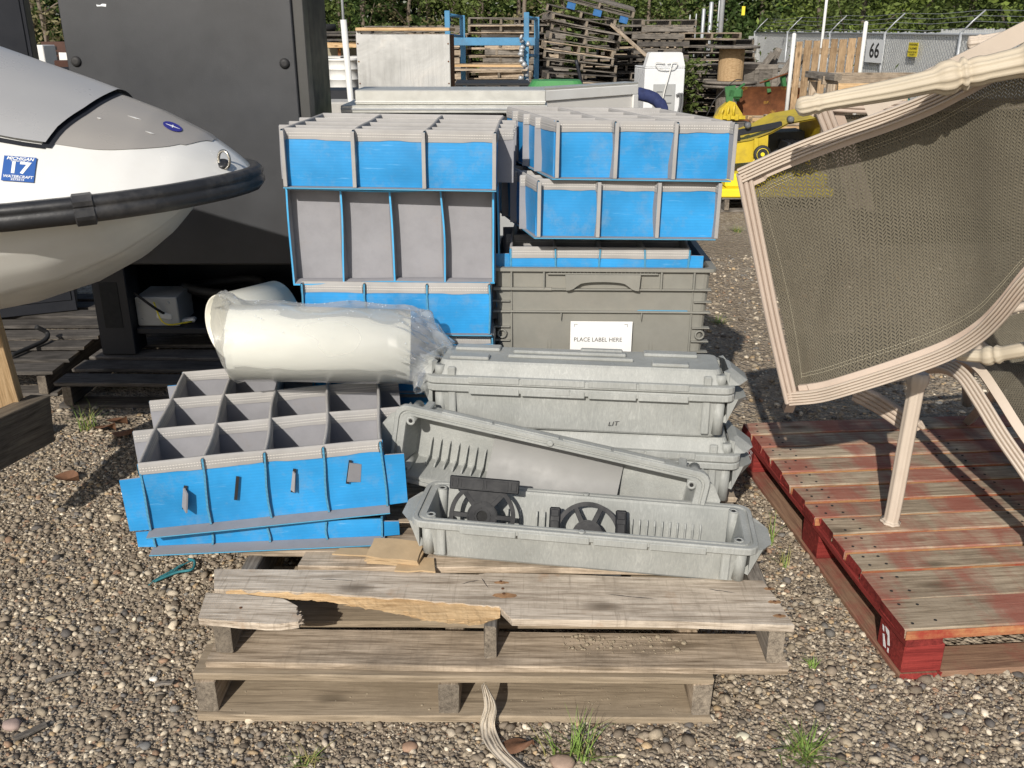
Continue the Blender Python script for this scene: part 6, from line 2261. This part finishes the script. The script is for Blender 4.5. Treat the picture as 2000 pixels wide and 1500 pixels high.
# ------------------------------------------------------------------ left background
dr = thing("drum", (sx_(668, 18.9), 18.9, .42), label="white open-head plastic drum on black pallets", cat="drum")
b = MB(); b.lathe([(.27, 0), (.285, .1), (.285, .28), (.297, .29), (.297, .31), (.287, .32), (.29, .56), (.302, .57), (.302, .59), (.292, .6), (.295, .80), (.31, .81), (.31, .86), (.28, .86), (.27, .05)], 32, caps=True)
b.v = [(x, y, z * .67) for x, y, z in b.v]
b.build("shell", M['white'], dr)
for lev in range(3):
    r = thing("plastic_pallet", (sx_(660, 18.9), 18.4, lev * .14), (0, 0, R(2)), label="black plastic pallet under the white drum", cat="pallet", group="black plastic pallets under the drum")
    b = MB(); b.box(-.6, .6, 0, 1.0, .1, .135, bev=.006); b.box(-.6, .6, 0, 1.0, .0, .025, bev=.006)
    b.build("deck", M['black'], r)
    for x in (-.5, 0, .5):
        b = MB(); b.box(x - .07, x + .07, 0, 1.0, .026, .099, bev=.004)
        b.build("runner", M['black'], r)
for k, (px, lb) in enumerate(((628, "black ribbed bulk bin left of the white drum"), (712, "black ribbed bulk bin between white drum and steel appliance"))):
    r = thing("bulk_bin", (sx_(px, 19.8), 19.8, 0), label=lb, cat="bin", group="black bulk bins")
    b = MB(); b.box(-.35, .35, 0, .8, .0, .98, bev=.02)
    b.build("body", M['cab_dark'], r)
    for z in (.3, .55, .8):
        b = MB(); b.box(-.36, .36, -.02, -.001, z, z + .05, bev=.006)
        b.build("rib", M['black'], r)
    b = MB(); b.box(-.38, .38, -.03, .83, .981, 1.01, bev=.006)
    b.build("rim", M['white'], r)
r = thing("bulk_bin", (sx_(625, 21), 21, 0), label="dark plastic bin carrying old tyres by the cabinet edge", cat="bin", group="black bulk bins")
b = MB(); b.box(-.35, .3, 0, .7, 0, 1.34, bev=.03)
b.build("body", M['cab_dark'], r)
for k, z in enumerate((1.341, 1.49)):
    b = MB(); b.lathe([(.19, 0), (.30, .0), (.335, .04), (.335, .11), (.30, .148), (.19, .148), (.19, 0)], 28, caps=False)
    b.build("tyre", M['black'], loc=(sx_(622 - 4 * k, 21) + .05, 21.4, z), label="old black tyre stacked on the dark bin", cat="tyre", group="stacked tyres")
sh = thing("timber_shelf", (sx_(672, 20.4), 20.4, 0), label="orange timber shelf stacked with old pallet boards", cat="shelf")
plank("beam", 1.0, .16, .11, (0, 0, 1.17), sh, [M['wood_new'], M['wood_new']], segs=2)
for x in (-.12, .4):
    b = MB(); b.box(x - .03, x + .03, .1, .16, 0, 1.17)
    b.build("post", M['rust'], sh)
for k in range(4):
    plank("old_board", 1.1, .3, .04, (.05, .2 * (k % 2), 1.30 + .05 * k), sh, M['wood_dark'], rotz=R(rn.uniform(-5, 5)), segs=2)
b = MB(); b.box(-.45, .5, .5, .55, .3, 1.15)
b.build("tan_panel", plain("tan_board", (.30, .27, .20), .8), sh)
b = MB(); b.box(-.25, .25, -.2, .2, 0, .93, bev=.015)
b.build("concrete_block", M['concrete'], loc=(sx_(640, 8.5), 8.5, 0), label="pale concrete block beside the cabinet's right edge", cat="block")
b = MB(); b.box(-.4, .25, -.2, .2, 0, .97, bev=.01)
b.build("dark_crate", M['cab_dark'], loc=(sx_(655, 9.6), 9.6, 0), label="dark crate behind the pale concrete block", cat="crate")
# gap between the cabinets
b = MB(); b.box(-.2, .2, -.2, .2, 0, 1.30, bev=.01)
b.build("white_carton", M['white'], loc=(sx_(72, 15), 15, 0), label="stack-high white carton seen between the two cabinets", cat="carton")
cs = thing("cell_shelf", (sx_(102, 15.6), 15.6, 0), label="dark brown pigeonhole shelf seen between the two cabinets", cat="shelf")
b = MB(); b.box(-.16, .24, 0, .3, 0, 1.34)
b.build("carcass", M['brown'], cs)
for i in range(2):
    for j in range(5):
        b = MB(); b.box(-.15 + .12 * i, -.04 + .12 * i, -.006, -.001, .92 + .075 * j, .97 + .075 * j)
        b.build("cell", M['hole'], cs)
b = MB(); b.box(-.13, .13, -.02, .02, 0, 1.2, bev=.004)
b.build("white_board", M['white'], loc=(sx_(123, 14.5), 14.5, 0), rot=(R(-3), R(2), 0), label="white board leaning between the two cabinets", cat="board")
rn = random.Random(8)
for k in range(8):
    b = MB(); s = rn.uniform(.06, .16)
    b.box(-s, s, -s, s, 0, s * 1.2, bev=.01, T=Matrix.Rotation(rn.uniform(0, 1), 4, 'Z'))
    b.build("scrap_box", M[rn.choice(['white', 'cab_dark', 'galv', 'brown'])], loc=(sx_(90 + 6 * k, 13.5), 13.5 + .1 * (k % 2), .88 + .03 * (k % 3)), label="small scrap box on the far scrap table between cabinets", cat="scrap", group="scrap boxes on the far table")
tb_ = thing("scrap_table", (sx_(110, 13.5), 13.5, 0), label="far dark table loaded with scrap between cabinets", cat="table")
b = MB(); b.box(-.6, .6, -.3, .3, .84, .88); b.build("table_top", M['cab_dark'], tb_)
for x in (-.55, .5):
    b = MB(); b.box(x, x + .05, -.25, .25, 0, .839); b.build("leg", M['cab_dark'], tb_)

# ------------------------------------------------------------------ chain-link fence with slats
FP = [(7.44, 30.2), (7.55, 27.0), (7.68, 23.8), (7.80, 20.6), (7.93, 17.4), (8.06, 14.2), (8.19, 11.0)]
FH = 1.44
fc = thing("chain_link_fence", (FP[0][0], FP[0][1], 0), label="chain-link fence with pale slats and barbed wire arms", cat="fence")
O = Vector((FP[0][0], FP[0][1], 0))
for (x, y) in FP:
    b = MB(); b.lathe([(.032, 0), (.032, FH + .04)], 10)
    po = b.build("post", M['galv'], fc, loc=Vector((x, y, 0)) - O)
    b = MB(); b.tube([(0, 0, FH + .03), (.16, -.02, FH + .22), (.34, -.04, FH + .40)], .016, 6)
    b.build("barb_arm", M['galv'], po)
a, e = Vector((*FP[0], 0)), Vector((*FP[-1], 0))
b = MB(); b.tube([a + Vector((0, 0, FH)) - O, e + Vector((0, 0, FH)) - O], .022, 8)
b.build("top_rail", M['galv'], fc)
dv = (e - a); Lf = dv.length; dv.normalize(); nv_ = Vector((dv.y, -dv.x, 0))
n = int(Lf / .085)
b = MB()
for k in range(n):
    p = a + dv * (k * .085) - O
    hh = FH - .02 + random.uniform(-.02, .02) + (.05 if k > n * .62 else 0)
    q = dv * .036
    f1 = p + Vector((.03, 0, .05)); 
    b.add([f1 - q, f1 + q, f1 + q + Vector((0, 0, hh)), f1 - q + Vector((0, 0, hh)), f1 - q + Vector((.004, 0, 0)), f1 + q + Vector((.004, 0, 0)), f1 + q + Vector((.004, 0, hh)), f1 - q + Vector((.004, 0, hh))], [(0, 1, 2, 3), (7, 6, 5, 4), (0, 3, 7, 4), (1, 5, 6, 2), (3, 2, 6, 7)])
b.build("slats", M['slat'], fc, fix=False, kind="stuff")
b = MB()
for s in (-1, 1):
    m_ = int((Lf + FH) / .11)
    for k in range(m_):
        t0 = k * .11 - (FH if s > 0 else 0)
        p0 = (t0, 0.03); p1 = (t0 + s * FH, FH)
        if s < 0: p0 = (t0 , 0.03)
        lo_, hi_ = min(p0[0], p1[0]), max(p0[0], p1[0])
        if lo_ < 0 or hi_ > Lf: continue
        b.tube([a + dv * p0[0] + Vector((-.012, 0, p0[1])) - O, a + dv * p1[0] + Vector((-.012, 0, p1[1])) - O], .0035, 3, caps=False)
b.build("wire_mesh", M['galv'], fc, fix=False, kind="stuff")
for (dx, dz) in ((.16, .22), (.25, .31), (.34, .40), (.05, .10)):
    b = MB()
    pts = []
    for i in range(len(FP)):
        pts.append(Vector((FP[i][0] + dx, FP[i][1], FH + dz)) - O)
        if i < len(FP) - 1:
            pts.append(Vector(((FP[i][0] + FP[i + 1][0]) / 2 + dx, (FP[i][1] + FP[i + 1][1]) / 2, FH + dz - .04)) - O)
    b.tube(pts, .005, 4)
    b.build("barbed_wire", M['galv'], fc)
def on_fence(px):
    best = min(np.linspace(0, Lf, 800), key=lambda t: abs((lambda p: 1000 + FPX * p.x / (p.y * math.cos(PITCH) + (CAM_H - 1.2) * math.sin(PITCH)))(a + dv * t) - px))
    return a + dv * best, best
def fsign(name, px, py, w, h, mat, lines, label):
    p, _ = on_fence(px)
    z = U(px, py, Y=p.y).z
    m = Matrix((-dv if False else dv * 1.0, Vector((0, 0, 1)), dv.cross(Vector((0, 0, 1))))).transposed().to_4x4()
    m.translation = Vector((p.x - .05, p.y, z))
    # readable from the yard: x axis must run to the viewer's right
    ex = dv if (dv.cross(Vector((0, 0, 1)))).x < 0 else -dv
    m = Matrix((ex, Vector((0, 0, 1)), ex.cross(Vector((0, 0, 1))))).transposed().to_4x4()
    m.translation = Vector((p.x - .05, p.y, z))
    r = thing(name, m.translation, m.to_euler(), label=label, cat="sign")
    b = MB(); b.box(-w / 2, w / 2, -h / 2, h / 2, 0, .004)
    b.build("plate", mat, r)
    for (t, s, x, y, sxx, mt) in lines:
        me = text_mesh(t, s, M[mt], s * .02, sxx)
        link("writing", me, r, (x, y, .006))
    return r
fsign("number_sign", 1714, 100, .92, .46, M['sign'], [("66", .42, 0, 0, 1.25, 'ink')], "white fence sign with large black number 66")
fsign("number_sign", 1461, 82, .9, .34, M['sign'], [("68", .30, .0, 0, 1.2, 'ink')], "smaller distant white number sign partly hidden by the spool")
fsign("warning_sign", 1789, 97, .42, .26, M['sign_yellow'], [("WARNING", .06, 0, .09, 1.3, 'ink'), ("3 ALARMED", .055, 0, .02, 1.3, 'ink'), ("PROTECTED BY", .04, 0, -.05, 1.3, 'ink'), ("SECURITY", .04, 0, -.095, 1.3, 'ink')], "small yellow warning sign wired to the fence")
ysg = thing("warning_sign", U(1452, 21, Y=31), label="small yellow sign hung among the trees above the fence", cat="sign")
b = MB(); b.box(-.05, .05, 0, .01, -.13, .13); b.build("plate", M['sign_yellow'], ysg)
for k, (px, y0, Yd, r_, lb) in enumerate(((1407, 0, 21.5, .055, "tall galvanised pole beside the cable spools"), (1386, 5, 24, .05, "pale pole standing beyond the pallet stacks"), (1372, 18, 24.5, .045, "shorter pale pole beyond the pallet stacks"), (1401, 2, 23.2, .02, "thin pale rod next to the tall pole"), (1346, 30, 25, .018, "thin rod beyond the pallet stacks"), (1358, 28, 25.2, .018, "second thin rod beyond the pallet stacks"), (672, -12, 22, .03, "slim grey lamp pole behind the white drum"))):
    p = U(px, 60, Y=Yd)
    zt = U(px, y0, Y=Yd).z if y0 > 0 else 4.0
    b = MB(); b.lathe([(r_, 0), (r_, zt), (r_ * .5, zt + .02)], 10)
    b.build("pole", M['galv'], loc=(p.x, Yd, 0), label=lb, cat="pole", group=None)

# ------------------------------------------------------------------ trees
def leaf_mesh(name, centers, sizes, mat, seed, flat=.6):
    rng = np.random.default_rng(seed)
    n = len(centers)
    d1 = rng.normal(0, 1, (n, 3)); d1[:, 2] *= flat; d1 /= np.linalg.norm(d1, axis=1)[:, None]
    d2 = np.cross(d1, rng.normal(0, 1, (n, 3))); d2 /= np.linalg.norm(d2, axis=1)[:, None]
    s = sizes[:, None]
    P = np.stack([centers - d1 * s, centers - d2 * s * .45 + d1 * s * .1, centers + d1 * s, centers + d2 * s * .45 + d1 * s * .1], 1)
    me = bpy.data.meshes.new(name)
    me.vertices.add(n * 4); me.vertices.foreach_set("co", P.reshape(-1).astype(np.float32))
    me.loops.add(n * 4); me.loops.foreach_set("vertex_index", np.arange(n * 4, dtype=np.int32))
    me.polygons.add(n)
    me.polygons.foreach_set("loop_start", (np.arange(n) * 4).astype(np.int32))
    me.polygons.foreach_set("loop_total", np.full(n, 4, np.int32))
    me.update(calc_edges=True)
    at = me.attributes.new("tone", 'FLOAT', 'POINT')
    at.data.foreach_set("value", np.repeat(rng.uniform(0, 1, n), 4).astype(np.float32))
    me.materials.append(mat)
    return me


def tree(loc, h, rad, n, mat, label, seed, low=.2, leaf=.10, limbs=7, trunk=.09, group="trees along the yard boundary"):
    rn = random.Random(seed)
    rng = np.random.default_rng(seed)
    r = thing("tree", loc, label=label, cat="tree", group=group)
    b = MB()
    tp = smooth_path([(0, 0, -.1), (rn.uniform(-.15, .15), rn.uniform(-.1, .1), h * .3), (rn.uniform(-.4, .4), rn.uniform(-.3, .3), h * .62), (rn.uniform(-.5, .5), rn.uniform(-.4, .4), h * .95)], 5)
    b.tube(tp, [lerp(trunk, trunk * .2, k / (len(tp) - 1)) for k in range(len(tp))], 7)
    ends = []
    for k in range(limbs):
        i = rn.randrange(2, len(tp) - 3)
        a = rn.uniform(0, 6.28); L = rad * rn.uniform(.6, 1.05)
        p0 = tp[i]
        p1 = p0 + Vector((math.cos(a) * L * .5, math.sin(a) * L * .5, L * rn.uniform(.25, .6)))
        p2 = p0 + Vector((math.cos(a) * L, math.sin(a) * L, L * rn.uniform(.3, 1.0)))
        pp_ = smooth_path([p0, p1, p2], 4)
        r0 = trunk * .42
        b.tube(pp_, [lerp(r0, .008, q / (len(pp_) - 1)) for q in range(len(pp_))], 5)
        ends += [p1, p2]
    b.build("trunk", M['bark'], r)
    # leaf clumps through the volume
    cl = [Vector((rng.normal(0, rad * .45), rng.normal(0, rad * .40), rng.uniform(low * h, h) if rng.random() < .5 else rng.uniform(low * h, low * h + 2.6))) for _ in range(max(16, n // 55))] + ends
    cl = np.array([c[:] for c in cl])
    ci = rng.integers(0, len(cl), n)
    C = cl[ci] + rng.normal(0, 1, (n, 3)) * np.array([.30, .30, .22]) * (.5 + rad * .25)
    C[:, 2] = np.maximum(C[:, 2], .05)
    link("crown", leaf_mesh("crown", C, leaf * rng.uniform(.6, 1.3, n), mat, seed + 1), r)
    return r


rn = random.Random(5)
spots = []
k = 0
for px in range(-40, 1480, 76):
    Yd = rn.uniform(31, 36)
    x = (px - 1000) / FPX * Yd * .94
    kind = rn.choice(['leaf_mid', 'leaf_dry', 'leaf_dark', 'leaf_mid'])
    nm = {'leaf_mid': "mid green broadleaf tree in the row beyond the pallet yard", 'leaf_dry': "sparse olive-brown tree with bare limbs beyond the pallet yard", 'leaf_dark': "dark dense tree in the row beyond the pallet yard"}[kind]
    tree((x + rn.uniform(-.3, .3), Yd, 0), rn.uniform(5.5, 7.5), rn.uniform(1.5, 2.1), 2600 if kind != 'leaf_dry' else 1300, M[kind], nm, 100 + k, low=.04, leaf=.085, limbs=9 if kind == 'leaf_dry' else 5, group={'leaf_mid': "mid green boundary trees", 'leaf_dry': "sparse boundary trees", 'leaf_dark': "dark boundary trees"}[kind])
    k += 1
for j, (x, y) in enumerate(((9.4, 30.5), (9.6, 27.0), (10.0, 24.0), (9.9, 21.0), (10.3, 18.2), (10.2, 15.5), (11.8, 28), (12.0, 22), (12.2, 17.5), (10.0, 33))):
    kind = ('leaf_light', 'leaf_mid')[j % 2]
    tree((x, y, 0), rn.uniform(5.5, 7), rn.uniform(1.5, 1.9), 3600, M[kind], "bright leafy tree overhanging the chain-link fence" if kind == 'leaf_light' else "deeper green leafy tree just behind the chain-link fence", 300 + j, low=.05, leaf=.085, limbs=5, group="bright trees behind the fence" if kind == 'leaf_light' else "deep green trees behind the fence")
# far wood closing the view
rng = np.random.default_rng(77)
n = 60000
C = np.stack([rng.uniform(-34, 34, n), rng.uniform(38, 44, n), rng.uniform(0, 1, n) ** 1.8 * 9], 1)
link("far_woodland", leaf_mesh("far_woodland", C, rng.uniform(.20, .42, n), M['leaf_dark'], 9), kind="stuff", label="dark mass of woodland far beyond the yard", cat="woodland")
b = MB()
for k in range(60):
    x, y = rn.uniform(-22, 22), rn.uniform(37, 43)
    b.tube([(x, y, 0), (x + rn.uniform(-.4, .4), y, 4), (x + rn.uniform(-.8, .8), y, 8)], [.11, .08, .03], 6)
b.build("far_trunks", M['bark'], kind="stuff", label="slender trunks within the far woodland", cat="woodland", fix=False)
# low weeds along the pallet yard
for j, (px, Yd) in enumerate(((1345, 17.2), (1360, 18.2), (1410, 22), (640, 24), (760, 26))):
    rng = np.random.default_rng(500 + j)
    r = thing("weed_bush", (sx_(px, Yd), Yd, 0), label=["green weed growing beside the washing machine", "leafy weed at the foot of the pallet stacks", "bush at the corner of the chain-link fence", "scrubby bush behind the tyres", "scrubby bush behind the steel appliance"][j], cat="bush")
    b = MB()
    for q in range(6):
        b.tube([(0, 0, 0), (random.uniform(-.2, .2), random.uniform(-.2, .2), .8)], [.01, .004], 5)
    b.build("stem", M['bark'], r)
    n = 500
    C = np.stack([rng.normal(0, .15, n), rng.normal(0, .15, n), rng.uniform(.05, 1.0 if j < 2 else 1.7, n)], 1)
    link("foliage", leaf_mesh("foliage", C, rng.uniform(.03, .07, n), M['leaf_mid'], 600 + j), r)
